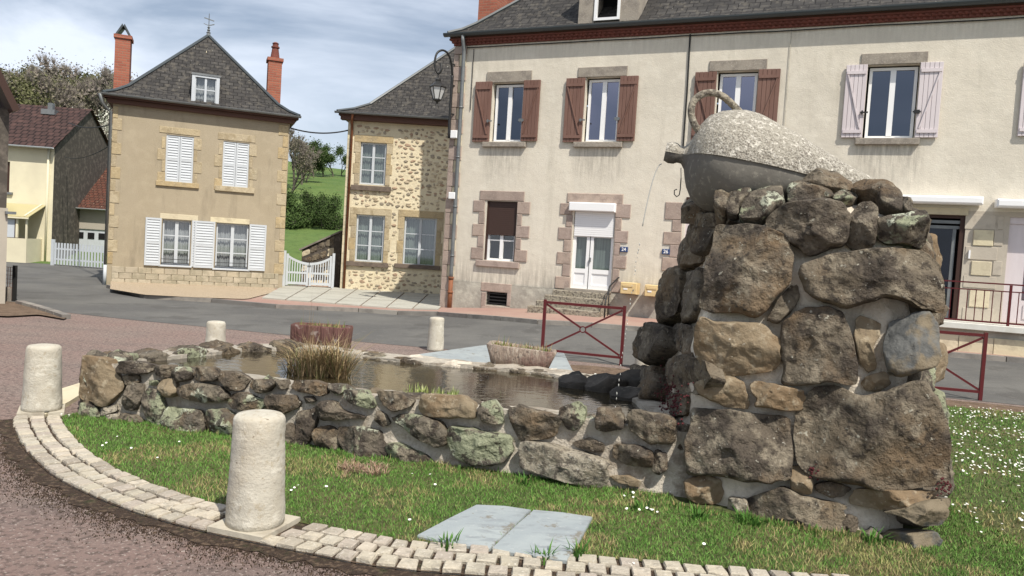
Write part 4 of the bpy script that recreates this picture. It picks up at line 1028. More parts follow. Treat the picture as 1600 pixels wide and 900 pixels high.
def roofmesh(name, faces, m, parent, thick=.05):
    """faces: list of (points, course direction) ; writes a surface uv attribute so that courses run along the eaves"""
    me = bpy.data.meshes.new(name); v = []; f = []; uv = []
    for pts in faces:
        pts = [Vector(p) for p in pts]; i = len(v); v += [tuple(p) for p in pts]; f.append(tuple(range(i, i+len(pts))))
        ex = (pts[1]-pts[0]); ex.z = 0; ex.normalize(); n = (pts[1]-pts[0]).cross(pts[-1]-pts[0]).normalized(); ey = n.cross(ex)
        for p in pts: uv.append((p.dot(ex), p.dot(ey), 0))
    me.from_pydata(v, [], f); me.update()
    a = me.attributes.new('suv', 'FLOAT_VECTOR', 'POINT'); fl = []
    for q in uv: fl += list(q)
    a.data.foreach_set('vector', fl); me.materials.append(m)
    return link(name, me, parent)
def hip_roof(h, x0, x1, y0, y1, ez, az, ov, fl_t, fl_z, ridge=0, m='slate'):
    """flared hipped roof; returns ridge point list"""
    X0, X1, Y0, Y1 = x0-ov, x1+ov, y0-ov, y1+ov; cx, cy = (x0+x1)/2, (y0+y1)/2
    dy = (Y1-Y0)/2; hr = max(0, (X1-X0)/2-dy) if ridge is None else ridge/2
    def ringp(t, z):
        ax0, ax1 = lerp(X0, cx-hr, t), lerp(X1, cx+hr, t); ay0, ay1 = lerp(Y0, cy, t), lerp(Y1, cy, t)
        return [(ax0, ay0, z), (ax1, ay0, z), (ax1, ay1, z), (ax0, ay1, z)]
    lv = [(0, ez), (fl_t*.5, ez+fl_z*.40), (fl_t, ez+fl_z), (1, az)]
    rg = [ringp(t, z) for t, z in lv]; faces = []
    for a, b in zip(rg, rg[1:]):
        for k in range(4): faces.append([a[k], a[(k+1) % 4], b[(k+1) % 4], b[k]])
    ro = roofmesh('roof', faces, M[m], h.t)
    hc = MB()
    for k in range(4):
        for a, b in zip(rg, rg[1:]):
            p, q = Vector(a[k])+Vector((0, 0, .02)), Vector(b[k])+Vector((0, 0, .02))
            if (p-q).length > .05: hc.tube([p, q], .05, 6)
    if hr > 0: hc.tube([rg[-1][0], rg[-1][1]], .07, 6)
    hc.build('hip_capping', M['darkgutter'] if m == 'slate' else M[m], ro)
    sf = MB(); sf.box(X0+.04, X1-.04, Y0+.04, Y1-.04, ez-.10, ez-.012); sf.build('soffit', M['eaveboard'], h.t)
    return rg
def gutter(h, x0, x1, y, z, r, m, name='gutter', slope=0):
    mb = MB(); n = 10; pr = []
    for k in range(n+1): a = math.pi+math.pi*k/n; pr.append((y+r*math.cos(a), z+r*math.sin(a)))
    pr2 = [(a[0], a[1]) for a in pr]; inr = [(y+(q[0]-y)*.88, z+(q[1]-z)*.88) for q in reversed(pr)]
    sec = pr2+inr; i0 = 0
    for x in (x0, x1): mb.v += [(x, a, b) for a, b in sec]
    k = len(sec)
    for j in range(k): mb.f.append((j, (j+1) % k, k+(j+1) % k, k+j))
    mb.f += [tuple(range(k)), tuple(reversed(range(k, 2*k)))]
    return mb.build(name, M[m], h.t, False)
def chimney(h, x0, x1, y0, y1, z0, z1, parent, kind=0):
    c = MB().box(x0, x1, y0, y1, z0, z1).build('chimney', M['chimneybrick'], parent)
    MB().box(x0-.04, x1+.04, y0-.04, y1+.04, z1-.02, z1+.08).build('chimney_cap', M['chimneybrick'], c)
    return c

# ---------- big cream building on the right
big = House('roadside_building', (-1.74, 19.0), -.43, 'long two-storey cream rendered building with brown and white shutters behind the boulder pier', 'house')
ex, ez_ = big.px(740, 71); EZ = ez_
XR = 24.0
W1, W2, W3, W4 = big.rect(768, 129, 817, 221), big.rect(913, 120.5, 967, 221), big.rect(1118, 111, 1181, 218), big.rect(1352, 101, 1433, 215.5)
z_w = [(w[2]+w[3])/2 for w in (W1, W2, W3, W4)]
G1 = big.rect(758.5, 314.4, 806, 407.5); DR = big.rect(894, 318.6, 958, 452.5); DR2 = big.rect(1066, 318, 1112, 495); VE = big.rect(760.5, 456.6, 792.6, 477)
SH = big.rect(1412, 335, 1503, 503); SH2 = big.rect(1571, 340, 1640, 506)
plz = (big.px(712.5, 438)[1]+big.px(879, 453)[1])/2
W5 = big.rect(1627, 100, 1710, 213)
xsplit = big.px(1231, 200)[0]; xshop = big.px(1300, 340)[0]; zshop = big.px(1535, 330)[1]
main_h = [W1, W2, W3, W4, W5, G1, DR, DR2]
hh = lambda hs, z0, z1, x0, x1: [(max(h[0], x0), min(h[1], x1), max(h[2], z0), min(h[3], z1)) for h in hs if h[3] > z0 and h[2] < z1 and h[1] > x0 and h[0] < x1]
big.wall('wall', 0, xshop, plz, EZ+.1, hh([W1, W2, W3, W4, G1, DR, DR2], plz, 99, 0, xshop), M['render_cream'])
big.wall('wall', xshop, XR, zshop, EZ+.1, hh([W4, W5], zshop, 99, xshop, XR), M['render_cream'])
big.wall('shop_wall', xshop, XR, -.3, zshop, hh([SH, SH2], -.3, zshop, xshop, XR), M['render_shop'], y=-.002)
big.wall('plinth', 0, xshop, -.3, plz-.001, hh([VE, DR, DR2], -.3, plz-.001, 0, xshop), M['render_plinth'], y=-.03, deep=.2)
big.body('side_wall', 0, XR, 0, 8, -.3, EZ+.1, M['render_cream'])
# roof, gutter, brick cornice
hip = hip_roof(big, 0, XR, 0, 8, EZ+.27, EZ+.27+3.95, .15, .12, .34, None)
bigroof = [o for o in big.t.children if o.name.startswith('roof')][0]
gutter(big, -.22, XR, -.19, EZ+.26, .08, 'darkgutter')
cb = MB(); cb.box(-.03, XR, -.035, 0, EZ+.0, EZ+.06); cb.box(-.07, XR, -.075, 0, EZ+.061, EZ+.12); cb.box(-.12, XR, -.115, 0, EZ+.121, EZ+.16); cb.build('cornice', M['brickred'], big.t)
de = MB(); x = 0
while x < 15:
    de.box(x, x+.055, -.06, -.036, EZ+.010, EZ+.056); de.box(x+.03, x+.085, -.10, -.076, EZ+.072, EZ+.116); x += .11
de.build('dentil_bricks', M['brickred'], big.t, kind='stuff')
cb = MB(); q = [(k*.62, EZ-.05+rnd.uniform(-.012, .006)) for k in range(24)]
cb.tube([Vector((a, -.03, b)) for a, b in q], .012, 6); cb.build('eaves_cable', M['cable'], big.t)
for pa, pb, r_, nm, mt in (((1078.7, 54), (1069, 232), .018, 'wall_cable', 'cable'), ((741, 77), (735.5, 172), .009, 'wall_cable', 'cable'), ((1237, 45), (1223, 230), .006, 'render_joint', 'render_plinth')):
    xa, za = big.px(*pa); xb, zb = big.px(*pb); xm = (xa+xb)/2; MB().tube([Vector((xa, -.02, za)), Vector((xm, -.02, (za+zb)/2)), Vector((xm, -.02, zb))], r_, 6).build(nm, M[mt], big.t)
# downpipe
x_, zt = big.px(730, 62); x2, zb = big.px(706, 436); x3, zq = big.px(702, 486); xd = (x_+x2+x3)/3+.0
xd = big.px(717, 270)[0]
mb = MB(); mb.tube([Vector((xd, -.20, EZ+.2)), Vector((xd, -.18, EZ+.08)), Vector((xd, -.10, EZ-.12)), Vector((xd, -.09, EZ-.3)), Vector((xd, -.09, 1.0)), Vector((xd, -.09, zb))], .047, 12)
dp = mb.build('downpipe', M['zinc'], big.t, True)
mb = MB(); mb.tube([Vector((xd, -.09, zb+.02)), Vector((xd, -.09, .05))], .055, 12)
for z in (zb, .5): mb.tube([Vector((xd, -.09, z)), Vector((xd, -.09, z+.06))], .066, 12)
mb.build('cast_iron_foot', M['castrust'], dp, True)
mb = MB()
for z in (1.4, 2.6, 3.8, 5.0): mb.tube([Vector((xd, -.09, z)), Vector((xd, -.09, z+.04))], .056, 12)
mb.build('pipe_clip', M['zinc'], dp, True)
# corner quoins left of the pipe
zs_ = [(-.05, .55)]; z = .56; k = 0
xq = big.px(713, 300)[0]-.05
while z < EZ-.1:
    hgt = .34 if k % 2 == 0 else .30; z1 = min(z+hgt, EZ-.02)
    if k % 2 == 0: big.block('quoin', (-.004, .33, z, z1-.008), M['pinkgranite'], -.045, .02)
    else:
        big.block('quoin', (-.004, .13, z, z1-.008), M['pinkgranite'], -.04, .02); big.block('infill_block', (.134, .31, z+.01, z1-.018), M['palestone'], -.022, .02)
    z = z1; k += 1
big.block('quoin', (-.01, .36, -.05, .552), M['pinkgranite'], -.05, .02)
# window dressings
for w, lt in ((W1, (761.4, 111.5, 831.3, 127.5)), (W2, (904, 104.5, 980.6, 120)), (W3, (1108.8, 94, 1198.7, 110.5)), (W4, (1346, 82.5, 1449.9, 100))):
    r = big.rect(*lt); big.block('lintel', (r[0], r[1], w[3]+.004, r[3]), M['greygranite'], -.03)
for sr in ((755.3, 222.5, 822.5, 230), (897.4, 222.5, 973, 230.5), (1336, 216.5, 1436, 226.5)):
    r = big.rect(*sr); big.block('window_sill', r, M['greygranite'], -.09, .1)
for k, (w, gl, bk_) in enumerate(((W1, 'glass_deep', None), (W2, 'glass_sky', None), (W3, 'glass_sky', None), (W4, 'glass_deep', None), (W5, 'glass_sky', None))):
    rr_ = (w[0]+.04, w[1]-.02, w[2]+.0, w[3]-.03)
    window(big, rr_, .12, .055, 2, 1, 'whitepvc', gl, bk_, .10)
for a, b, m_, hg in (((742, 128.5, 767.6, 222), (817.3, 126, 843, 221), 'brownwood', 'zinc'), ((883.2, 123, 912.3, 222.6), (967, 119.6, 995.2, 221), 'brownwood', 'zinc'), ((1083.5, 113.5, 1117, 219), (1182, 109, 1216, 217.5), 'brownwood', 'zinc'), ((1318.5, 102.5, 1351.4, 215.5), (1433.5, 98.3, 1469.6, 215.5), 'whitewood', 'iron'), ((1594, 98.5, 1627, 213), (1712, 97, 1746, 213), 'whitewood', 'iron')):
    plank_shutter(big, big.rect(*a), m_, True, hg); plank_shutter(big, big.rect(*b), m_, False, hg)
# ground floor window with brown roller
xa = lambda r, i: r[i]
rg_ = G1; zr = big.px(782, 367.5)[1]
mb = MB(); n = int((rg_[3]-zr)/.045)
for k in range(n): z = zr+k*(rg_[3]-zr)/n; mb.box(rg_[0]+.01, rg_[1]-.01, .05, .062+.004*(k % 2), z+.004, z+(rg_[3]-zr)/n)
ro = mb.build('roller_shutter', M['roller'], big.t, kind='stuff'); ro['label'] = 'dark brown roller shutter half lowered'
MB().box(rg_[0]+.011, rg_[1]-.011, .064, .075, zr, rg_[3]).build('shutter_backing', M['darkwood'], ro)
MB().box(rg_[0], rg_[0]+.03, .02, .1, rg_[2], rg_[3]).box(rg_[1]-.03, rg_[1], .02, .1, rg_[2], rg_[3]).build('shutter_guides', M['darkwood'], ro)
window(big, (rg_[0]+.03, rg_[1]-.03, rg_[2], rg_[3]), .10, .05, 2, 3, 'whitepvc', 'glass', None, .08)
def blocks(rects, m='pinkgranite', nm='jamb_block', y0=-.025):
    for r in rects: q = big.rect(*r); big.block(nm, q, M[m], y0, .02, .01)
g1b = [(750.3, 298.5, 819.6, 313.6), (740, 313, 757.8, 331), (748.5, 331.6, 757.5, 349.4), (738.5, 350, 756.8, 368.5), (746.5, 369, 756, 386), (736.5, 386.6, 755.5, 404.5), (808.5, 315.5, 828.5, 334.5), (808, 335, 815.5, 352.5), (806.5, 353, 827.2, 371.5), (806, 372, 814, 389.5), (804, 390.5, 823.6, 409)]
blocks(g1b); blocks([(744.5, 408, 812, 417.5)], nm='window_sill', y0=-.07)
blocks([(752.5, 442.5, 800, 456), (752.8, 456.5, 760, 478), (793, 456.5, 798.5, 478), (752, 478, 797, 488)], y0=-.045)
mb = MB(); v = VE
for k in range(4): z = lerp(v[2], v[3], (k+.5)/4); mb.box(v[0], v[1], .0, .02, z-.012, z+.012)
mb.build('vent_grille', M['iron'], big.t); MB().quad((v[0], .17, v[2]), (v[1], .17, v[2]), (v[1], .17, v[3]), (v[0], .17, v[3])).build('vent_dark', M['blackroom'], big.t)
db = [(886.5, 302.5, 973.8, 317.8), (875.5, 317.5, 894.8, 335.3), (885, 336, 894.5, 354.5), (872.5, 355.3, 893.5, 374), (881, 374.6, 893, 393.3), (870.3, 394, 892, 412.6), (879, 413.2, 891.2, 431.5), (867.8, 432, 891, 451), (962, 319, 985.5, 340.5), (961.3, 341, 971.3, 360), (960.3, 360.6, 981.3, 379.3), (959.5, 380, 968.8, 398.8), (957.8, 399.4, 978.7, 419.3), (957, 420, 967.5, 438.6), (955.5, 439, 975, 457)]
blocks(db)
d2 = [(1039.5, 316, 1066, 343), (1050.5, 343.6, 1065.5, 362), (1036.8, 362.6, 1064.6, 382.2), (1046.5, 382.8, 1063.8, 402), (1034.5, 402.6, 1063, 423.5), (1043.5, 424, 1062, 444), (1031, 444.6, 1061, 463)]
blocks(d2)
# front door with roller box
x0, x1, z0, z1 = DR; zs_r = big.px(925, 369.5)[1]; zb_ = big.px(928, 331)[1]
MB().box(x0-.10, x1+.02, -.14, .02, zb_, z1+.02, .02).build('roller_box', M['whitepvc'], big.t)
mb = MB(); n = 12
for k in range(n): z = lerp(zs_r, zb_-.004, k/n); mb.box(x0+.02, x1-.02, .02, .03+.006*(k % 2), z+.003, z+(zb_-zs_r)/n-.001)
mb.build('roller_shutter', M['whitepvc'], big.t, kind='stuff')['label'] = 'white roller shutter lowered to the top of the door'
dd = MB(); y = .06; xm = lerp(x0, x1, .42); zm = lerp(z0, zs_r, .34)
for a, b in ((x0, xm-.012), (xm+.012, x1)):
    dd.box(a, a+.07, y, y+.05, z0, z1); dd.box(b-.07, b, y, y+.05, z0, z1); dd.box(a+.07, b-.07, y+.001, y+.049, zm-.05, zm+.05); dd.box(a+.07, b-.07, y+.001, y+.049, z0, z0+.1); dd.box(a+.07, b-.07, y+.001, y+.049, zs_r-.02, z1)
    dd.box(a+.07, b-.07, y+.02, y+.035, z0+.1, zm-.05)
do = dd.build('front_door', M['whitepvc'], big.t)
for a, b in ((x0, xm-.012), (xm+.012, x1)):
    q = MB(); q.quad((a+.07, y+.03, zm+.05), (b-.07, y+.03, zm+.05), (b-.07, y+.03, zs_r), (a+.07, y+.03, zs_r)); q.build('pane', M['glass'], do)
MB().quad((x0, y+.09, z0), (x1, y+.09, z0), (x1, y+.09, z1), (x0, y+.09, z1)).build('net_curtain', M['curtain_green'], do)
MB().box(xm+.02, xm+.045, y-.05, y, lerp(z0, zs_r, .52), lerp(z0, zs_r, .6)).build('handle', M['zinc'], do)
MB().box(x0-.04, x1+.04, -.24, -.031, z0-.05, z0).build('door_threshold', M['greygranite'], big.t)
# second door, its right part behind the pier
x0b, x1b, z0b, z1b = DR2
mb = MB(); mb.box(x0b, x1b, .10, .14, z0b, z1b); mb.box(x0b, x0b+.06, .06, .1, z0b, z1b); mb.box(x0b+.1, x1b-.05, .09, .099, lerp(z0b, z1b, .1), lerp(z0b, z1b, .45)); mb.box(x0b+.1, x1b-.05, .09, .099, lerp(z0b, z1b, .52), lerp(z0b, z1b, .92)); mb.build('side_door', M['whitewood'], big.t)
MB().box(x0b, x1b+.05, -.03, .1, z1b-.02, z1b+.13).build('door_lintel', M['darkwood'], big.t)
# steps
gx = big.w((x0+x1)/2, -.8, 0); gz = g(gx.x, gx.y)+.075; H = z0-.05-gz; sx0, sx1 = x0-.28, x1+.02
for k in range(4):
    t_, b_ = z0-.05-H*k/4, gz-.1; MB().box(sx0-.1*k, sx1+.02*k, -.24-.24*(k+1)+.12, -.0315 if k == 0 else -.24-.24*k+.12, b_, t_-.003, .012).build('step', M['granite'], big.t)
xr, zr_ = big.px(967.5, 433.5, -.3); xr2, zr2 = big.px(943.5, 500, -1.1)
hr_ = MB(); p_a = big.px(966, 434, -.1); p_b = big.px(953, 447, -.45); p_c = big.px(946, 470, -1.0); p_d = big.px(943.5, 503, -1.0)
hr_.tube([Vector((p_a[0], -.05, p_a[1])), Vector((p_a[0], -.1, p_a[1])), Vector((p_b[0], -.45, p_b[1])), Vector((p_c[0], -1.0, p_c[1])), Vector((p_c[0], -1.0, gz-.05))], .018, 8)
hr_.tube([Vector((p_b[0]-.01, -.45, p_b[1])), Vector((p_b[0]-.01, -.45, gz))], .012, 6)
hr_.build('handrail', M['iron'], big.t, True)
# upper shop front: two awning boxes, doors, block pattern
for r in ((1396, 306.5, 1535.5, 318.5), (1555.8, 313, 1690, 326)):
    q = big.rect(*r, -.16); MB().box(q[0], q[1], -.30, -.02, q[2], q[3], .03).build('awning_box', M['whitepvc'], big.t)
x0, x1, z0, z1 = SH
mb = MB(); mb.box(x0, x0+.06, .02, .14, z0, z1); mb.box(x1-.09, x1, .02, .14, z0, z1); mb.box(x0+.06, x1-.09, .021, .139, z1-.06, z1); mb.build('shop_frame', M['darkwood'], big.t)
mb = MB(); mb.box(x0+.06, x1-.09, .06, .12, z1-.26, z1-.2); mb.box(x0+.06, x1-.09, .05, .13, z1-.16, z1-.1); mb.box(x1-.20, x1-.14, .07, .12, z0, z1-.26); mb.box(x0+.06, x1-.20, .071, .119, z0, z0+.06); sf = mb.build('shop_door', M['zinc'], big.t)
MB().quad((x0+.06, .1, z0+.06), (x1-.2, .1, z0+.06), (x1-.2, .1, z1-.26), (x0+.06, .1, z1-.26)).build('pane', M['glass_shop'], sf)
MB().quad((x0-.1, .5, z0-.1), (x1+.1, .5, z0-.1), (x1+.1, .5, z1+.1), (x0-.1, .5, z1+.1)).build('dark_room', M['blackroom'], sf)
MB().box(x0, x1, .02, .12, z0-.05, z0).build('door_threshold', M['whitewood'], big.t)
MB().box(x0-.2, x1+.02, -.04, -.003, z1+.005, z1+.13).build('shop_lintel', M['palestone'], big.t)
x0, x1, z0, z1 = SH2
mb = MB(); mb.box(x0, x0+.30, .06, .12, z0, z1-.12); mb.box(x1-.2, x1, .06, .12, z0, z1-.12); mb.box(x0+.30, x1-.2, .061, .119, z1-.3, z1-.12); mb.box(x0+.30, x1-.2, .061, .119, z0, z0+.42); mb.box(x0+.34, x1-.25, .045, .06, z0+.08, z0+.34)
mb.box(x0, x1, .03, .14, z1-.12, z1); sf = mb.build('glazed_door', M['whitewood'], big.t)
MB().quad((x0+.30, .09, z0+.42), (x1-.2, .09, z0+.42), (x1-.2, .09, z1-.3), (x0+.3, .09, z1-.3)).build('pane', M['glass'], sf)
MB().quad((x0+.25, .14, z0+.4), (x1-.15, .14, z0+.4), (x1-.15, .14, z1-.2), (x0+.25, .14, z1-.2)).build('lace_curtain', M['lace_red'], sf)
for r in ((1520.5, 359.5, 1552, 384), (1517, 408.5, 1548.5, 430.5), (1514, 453, 1545, 480)): q = big.rect(*r); big.block('facade_block', q, M['palestone'], -.028, .0)
for r in ((1508, 336, 1560, 358.5), (1508, 386, 1558, 406), (1505, 432, 1556, 450), (1503, 482, 1552, 503), (1554.5, 338, 1568, 358), (1553, 360, 1567, 384), (1551, 408, 1565, 430)): q = big.rect(*r); big.block('facade_block', q, M['render_shop'], -.014, .0)
MB().box(*[v for v in (big.px(1514.2, 398)[0]-.015, big.px(1514.2, 398)[0]+.015)], -.05, -.0145, big.px(1514, 404)[1], big.px(1514, 391)[1]).build('door_bell', M['whitepvc'], big.t)
# terrace and its red railing
tx0 = big.px(1390, 510, -1.05)[0]; tz = big.px(1540, 507, -1.05)[1]; tz2 = big.px(1540, 517, -1.05)[1]
MB().box(tx0, XR, -1.10, -.031, tz2, tz, .01).build('terrace_slab', M['offwhite'], big.t)
MB().box(tx0+.05, XR, -.98, -.032, -.3, tz2-.002).build('terrace_wall', M['render_plinth'], big.t)
x = tx0+.05
while x < tx0+8: MB().box(x, x+.53, -1.0, -.981, g(8, 13)+.02, tz2-.12, .006).build('terrace_block', M['palestone'], big.t); x += .54
rl = thing('terrace_railing', big.w(tx0, -1.03, tz), big.th, 'dark red metal railing with thin upright bars on the shop terrace', 'railing')
zz = lambda y_: big.px(1535.5, y_, -1.03)[1]-tz
zt_, zs2, zb2 = zz(441), zz(452.5), zz(508.5)
MB().box(0, 9, -.02, .02, zt_-.025, zt_).build('top_rail', M['redpaint'], rl)
MB().box(0, 9, -.015, .015, zs2-.02, zs2).build('middle_rail', M['redpaint'], rl)
MB().box(0, 9, -.015, .015, max(zb2, .03), max(zb2, .03)+.03).build('bottom_rail', M['redpaint'], rl)
px_post = big.px(1577, 480, -1.03)[0]-tx0
x = px_post % 1.55
while x < 9: MB().box(x-.02, x+.02, -.0205, .0205, -.04, zt_-.026).build('post', M['redpaint'], rl); x += 1.55
bal = MB().box(-.007, .007, -.008, .008, 0, zs2-.02-max(zb2, .03)-.03).mesh('baluster', M['redpaint']); x = px_post % 1.55+.129
k = 1
while x < 9:
    if k % 12: o = link('baluster', bal, rl); o.location = (x, 0, max(zb2, .03)+.03)
    x += .129; k += 1
# dormer and chimneys on the big roof
dx0, dx1, dz0, dz1 = big.rect(930, -28, 970, 31.5, .05)
yf = .05
zroof = lambda y_: EZ+.36+(y_+.32)*1.0
dm = MB().box(dx0-.38, dx0-.002, yf, 2.6, EZ+.3, dz1+.5).box(dx1+.002, dx1+.42, yf, 2.6, EZ+.3, dz1+.5).box(dx0-.002, dx1+.002, yf, 2.6, dz1, dz1+.5).build('dormer', M['greygranite'], bigroof)
mb = MB(); f_ = .06; mb.box(dx0, dx0+f_, yf-.03, yf+.06, dz0, dz1); mb.box(dx1-f_, dx1, yf-.03, yf+.06, dz0, dz1); mb.box(dx0+f_, dx1-f_, yf-.029, yf+.059, dz0, dz0+f_); mb.box(dx0+f_, dx1-f_, yf-.029, yf+.059, dz1-f_, dz1); mb.build('dormer_window_frame', M['whitepvc'], bigroof)
MB().quad((dx0, yf+.6, dz0-.3), (dx1, yf+.6, dz0-.3), (dx1, yf+.6, dz1), (dx0, yf+.6, dz1)).build('dormer_dark_room', M['blackroom'], bigroof)
for (a, b, c, d, yy) in ((748.6, -40, 776.6, 28, 2.6), (787, -40, 812, 14, 4.2)):
    q = big.rect(a, b, c, d, yy); chimney(big, q[0], q[1], yy, yy+.7, q[2]-1.6, q[3], bigroof)
# plaques with numbers
def text_mesh(body, size, m, parent, loc):
    cu = bpy.data.curves.new('t', 'FONT'); cu.body = body; cu.size = size; cu.align_x = 'CENTER'; cu.align_y = 'CENTER'; cu.extrude = .001; cu.offset = .002
    o = bpy.data.objects.new('t', cu); COL.objects.link(o); dg = bpy.context.evaluated_depsgraph_get(); me = bpy.data.meshes.new_from_object(o.evaluated_get(dg)); bpy.data.objects.remove(o)
    me.materials.clear(); me.materials.append(m); t = link('house_number', me, parent); t.rotation_euler = (R(90), 0, 0); t.location = loc; return t
for (px_, py_, s_) in ((975.5, 389.8, '24'), (1041, 393.4, '26')):
    x, z = big.px(px_, py_); pl = MB().box(x-.085, x+.085, -.045, -.0, z-.058, z+.058, .006).build('number_plaque', M['plaque'], big.t)
    text_mesh(s_, .105, M['whitepvc'], pl, (x, -.049, z))
# mailboxes
for k, (a, b, c, d, lb) in enumerate(((969, 441.5, 994.6, 459.5, 'cream metal mailbox on the cream wall right of the front steps'), (1007, 445.5, 1032, 463.5, 'cream metal mailbox on the wall nearest the boulder pier'))):
    x0, x1, z0, z1 = big.rect(a, b, c, d, -.34)
    t = thing('mailbox', big.w(x0, -.34, z0), big.th, lb, 'mailbox', 'cream mailboxes on the roadside wall'); w_, h_ = x1-x0, z1-z0
    MB().box(0, w_, 0, .305, 0, h_, .012).build('case', M['mailbox'], t); MB().box(w_*.12, w_*.75, -.012, -.001, h_*.62, h_*.82, .004).build('letter_flap', M['mailbox'], t); MB().box(w_*.2, w_*.45, -.008, -.001, h_*.36, h_*.5).build('name_card', M['whitepvc'], t); MB().box(w_*.78, w_*.84, -.008, -.001, h_*.3, h_*.42).build('lock', M['zinc'], t)
# meter boxes by the corner
for (a, b, c, d) in ((705, 204, 715, 216), (702, 300.5, 712, 311)):
    q = big.rect(a, b, c, d, -.1); MB().box(q[0], q[1], -.15, -.046, q[2], q[3], .01).build('junction_box', M['whitepvc'], big.t)

# ---------- wall lantern
lc = big.w(.06, -.10, 0); Yl = lc.y
def LP(px_, py_, dy=0): return AT(px_, py_, Yl-dy)
base = LP(702.5, 216)
lamp = thing('wall_lantern', (0, 0, 0), 0, 'black wrought iron street lantern on a curled bracket at the corner of the cream building', 'street lamp')
pole = [LP(701.5, 216), LP(703, 180), LP(705.5, 140), LP(707, 118)]
arc = [LP(707, 118), LP(705, 98, .1), LP(700, 84, .2), LP(691.5, 78.5, .3), LP(683, 83, .4), (LP(679.4, 95, .45)), LP(680, 106, .45), LP(685, 115, .45), LP(690, 108, .45), LP(689, 99, .4)]
MB().tube(catmull(pole, 4), .035, 8).build('bracket_post', M['iron'], lamp, True)
MB().tube(catmull(arc, 6), .026, 8).build('curled_arm', M['iron'], lamp, True)
wb = big.w(.15, -.02, 0)
mb = MB()
for y_ in (100, 133, 178, 212): p = LP(705, y_); mb.bar(p, p+big.Y*.10+big.X*.05, .03, .03)
mb.build('wall_clamp', M['iron'], lamp)
lt = LP(684.3, 122, .45); lb = LP(683.5, 158, .45); hh_ = lt.z-lb.z; cx_ = lt.lerp(lb, .5); r_ = .185
MB().tube([LP(685, 114, .45), lt], .014, 6).build('hanger', M['iron'], lamp)
z0 = lb.z; zt = lt.z
mb = MB(); mb.lathe([(.05, hh_), (.07, hh_-.04), (.06, hh_-.08), (.19, hh_*.66), (.215, hh_*.60), (.20, hh_*.58)], (cx_.x, cx_.y, z0), 6); mb.build('lantern_roof', M['iron'], lamp)
mb = MB(); mb.lathe([(.09, .04), (.18, hh_*.575)], (cx_.x, cx_.y, z0), 6, False); mb.build('lantern_glass', M['lampglass'], lamp)
mb = MB()
for k in range(6):
    a = 2*math.pi*k/6; mb.tube([(cx_.x+.094*math.cos(a), cx_.y+.094*math.sin(a), z0+.03), (cx_.x+.186*math.cos(a), cx_.y+.186*math.sin(a), z0+hh_*.585)], .011, 5)
mb.lathe([(.001, -.08), (.02, -.05), (.03, -.02), (.10, .02), (.10, .045)], (cx_.x, cx_.y, z0), 6); mb.build('lantern_frame', M['iron'], lamp)

# ---------- tan house on the left
tan = House('tan_house', (-11.2+.0, 21.2), .41, 'square tan rendered house with pyramid slate roof, white louvred shutters and two brick chimneys', 'house')
x0t = tan.px(171.5, 300)[0]; x1t = tan.px(446.5, 330)[0]
EZT = (tan.px(176, 163)[1]+tan.px(450, 192)[1])/2
DT = 4.6
a1, a2 = tan.rect(258.8, 212, 302, 285), tan.rect(347.7, 222, 388.6, 292.5)
b1, b2 = tan.rect(252.6, 344, 297.5, 414.6), tan.rect(336.6, 349.5, 388, 420)
tan.wall('wall', x0t, x1t, -.1, EZT+.1, [a1, a2, b1, b2], M['render_tan'])
tan.body('side_wall', x0t, x1t, 0, DT, -.1, EZT+.1, M['render_tan'])
rgt = hip_roof(tan, x0t, x1t, 0, DT, EZT+.22, 7.72, .24, .22, .34, 0)
tanroof = [o for o in tan.t.children if o.name.startswith('roof')][0]
gutter(tan, x0t-.28, x1t+.28, -.30, EZT+.22, .06, 'zinc')
MB().box(x0t-.12, x1t+.12, -.14, -.001, EZT-.0, EZT+.119).box(x0t-.22, x1t+.22, -.24, -.001, EZT+.12, EZT+.2).build('cornice', M['eaveboard'], tan.t)
for r in (a1, a2):
    xm = (r[0]+r[1])/2; louvre_shutter(tan, (r[0], xm-.004, r[2], r[3]), .02); louvre_shutter(tan, (xm+.004, r[1], r[2], r[3]), .02)
    MB().quad((r[0], .08, r[2]), (r[1], .08, r[2]), (r[1], .08, r[3]), (r[0], .08, r[3])).build('shutter_backing', M['whitepaint'], tan.t)
for r in (b1, b2):
    window(tan, (r[0]+.01, r[1]-.01, r[2], r[3]), .08, .04, 2, 3, 'whitepaint', 'glass', 'curtain', .09)
    mb = MB(); zq = r[2]+.16
    mb.box(r[0], r[1], -.03, -.01, zq, zq+.015); mb.box(r[0], r[1], -.03, -.01, zq-.1, zq-.085); mb.build('window_guard', M['iron'], tan.t)
    big_s = (r[0]-.06, r[1]+.06, r[2]-.05, r[2]); tan.block('window_sill', big_s, M['whitepaint'], -.06, .08)
for q in ((226.5, 340, 251.5, 414.6), (303.5, 345.5, 335, 418.5), (388.5, 351, 415, 423)): louvre_shutter(tan, tan.rect(*q))
louvre_shutter(tan, tan.rect(299, 344.5, 308, 416.5), -.03)
def tb(rects, m, nm, y0=-.015):
    for r in rects: tan.block(nm, tan.rect(*r), M[m], y0, .02, .006)
tb([(249, 200, 312.5, 210), (340.5, 209.5, 399.5, 220.5)], 'quoin', 'lintel'); tb([(243.5, 284.5, 311, 292), (336, 292, 397.5, 300)], 'quoin', 'window_sill', -.06)
for (l0, r0_, t0, n) in ((258.8, 302, 212, 4), (347.7, 388.6, 222, 4)):
    for k in range(n):
        y_ = t0+2+k*18.3; wl = 13 if k % 2 else 6; tb([(l0-wl, y_, l0-.8, y_+17.5), (r0_+.8, y_+3, r0_+(6 if k % 2 else 13), y_+20.3)], 'quoin', 'jamb_block')
tb([(250, 335, 309.5, 343.3), (328.6, 341, 390, 349)], 'palestone', 'lintel')
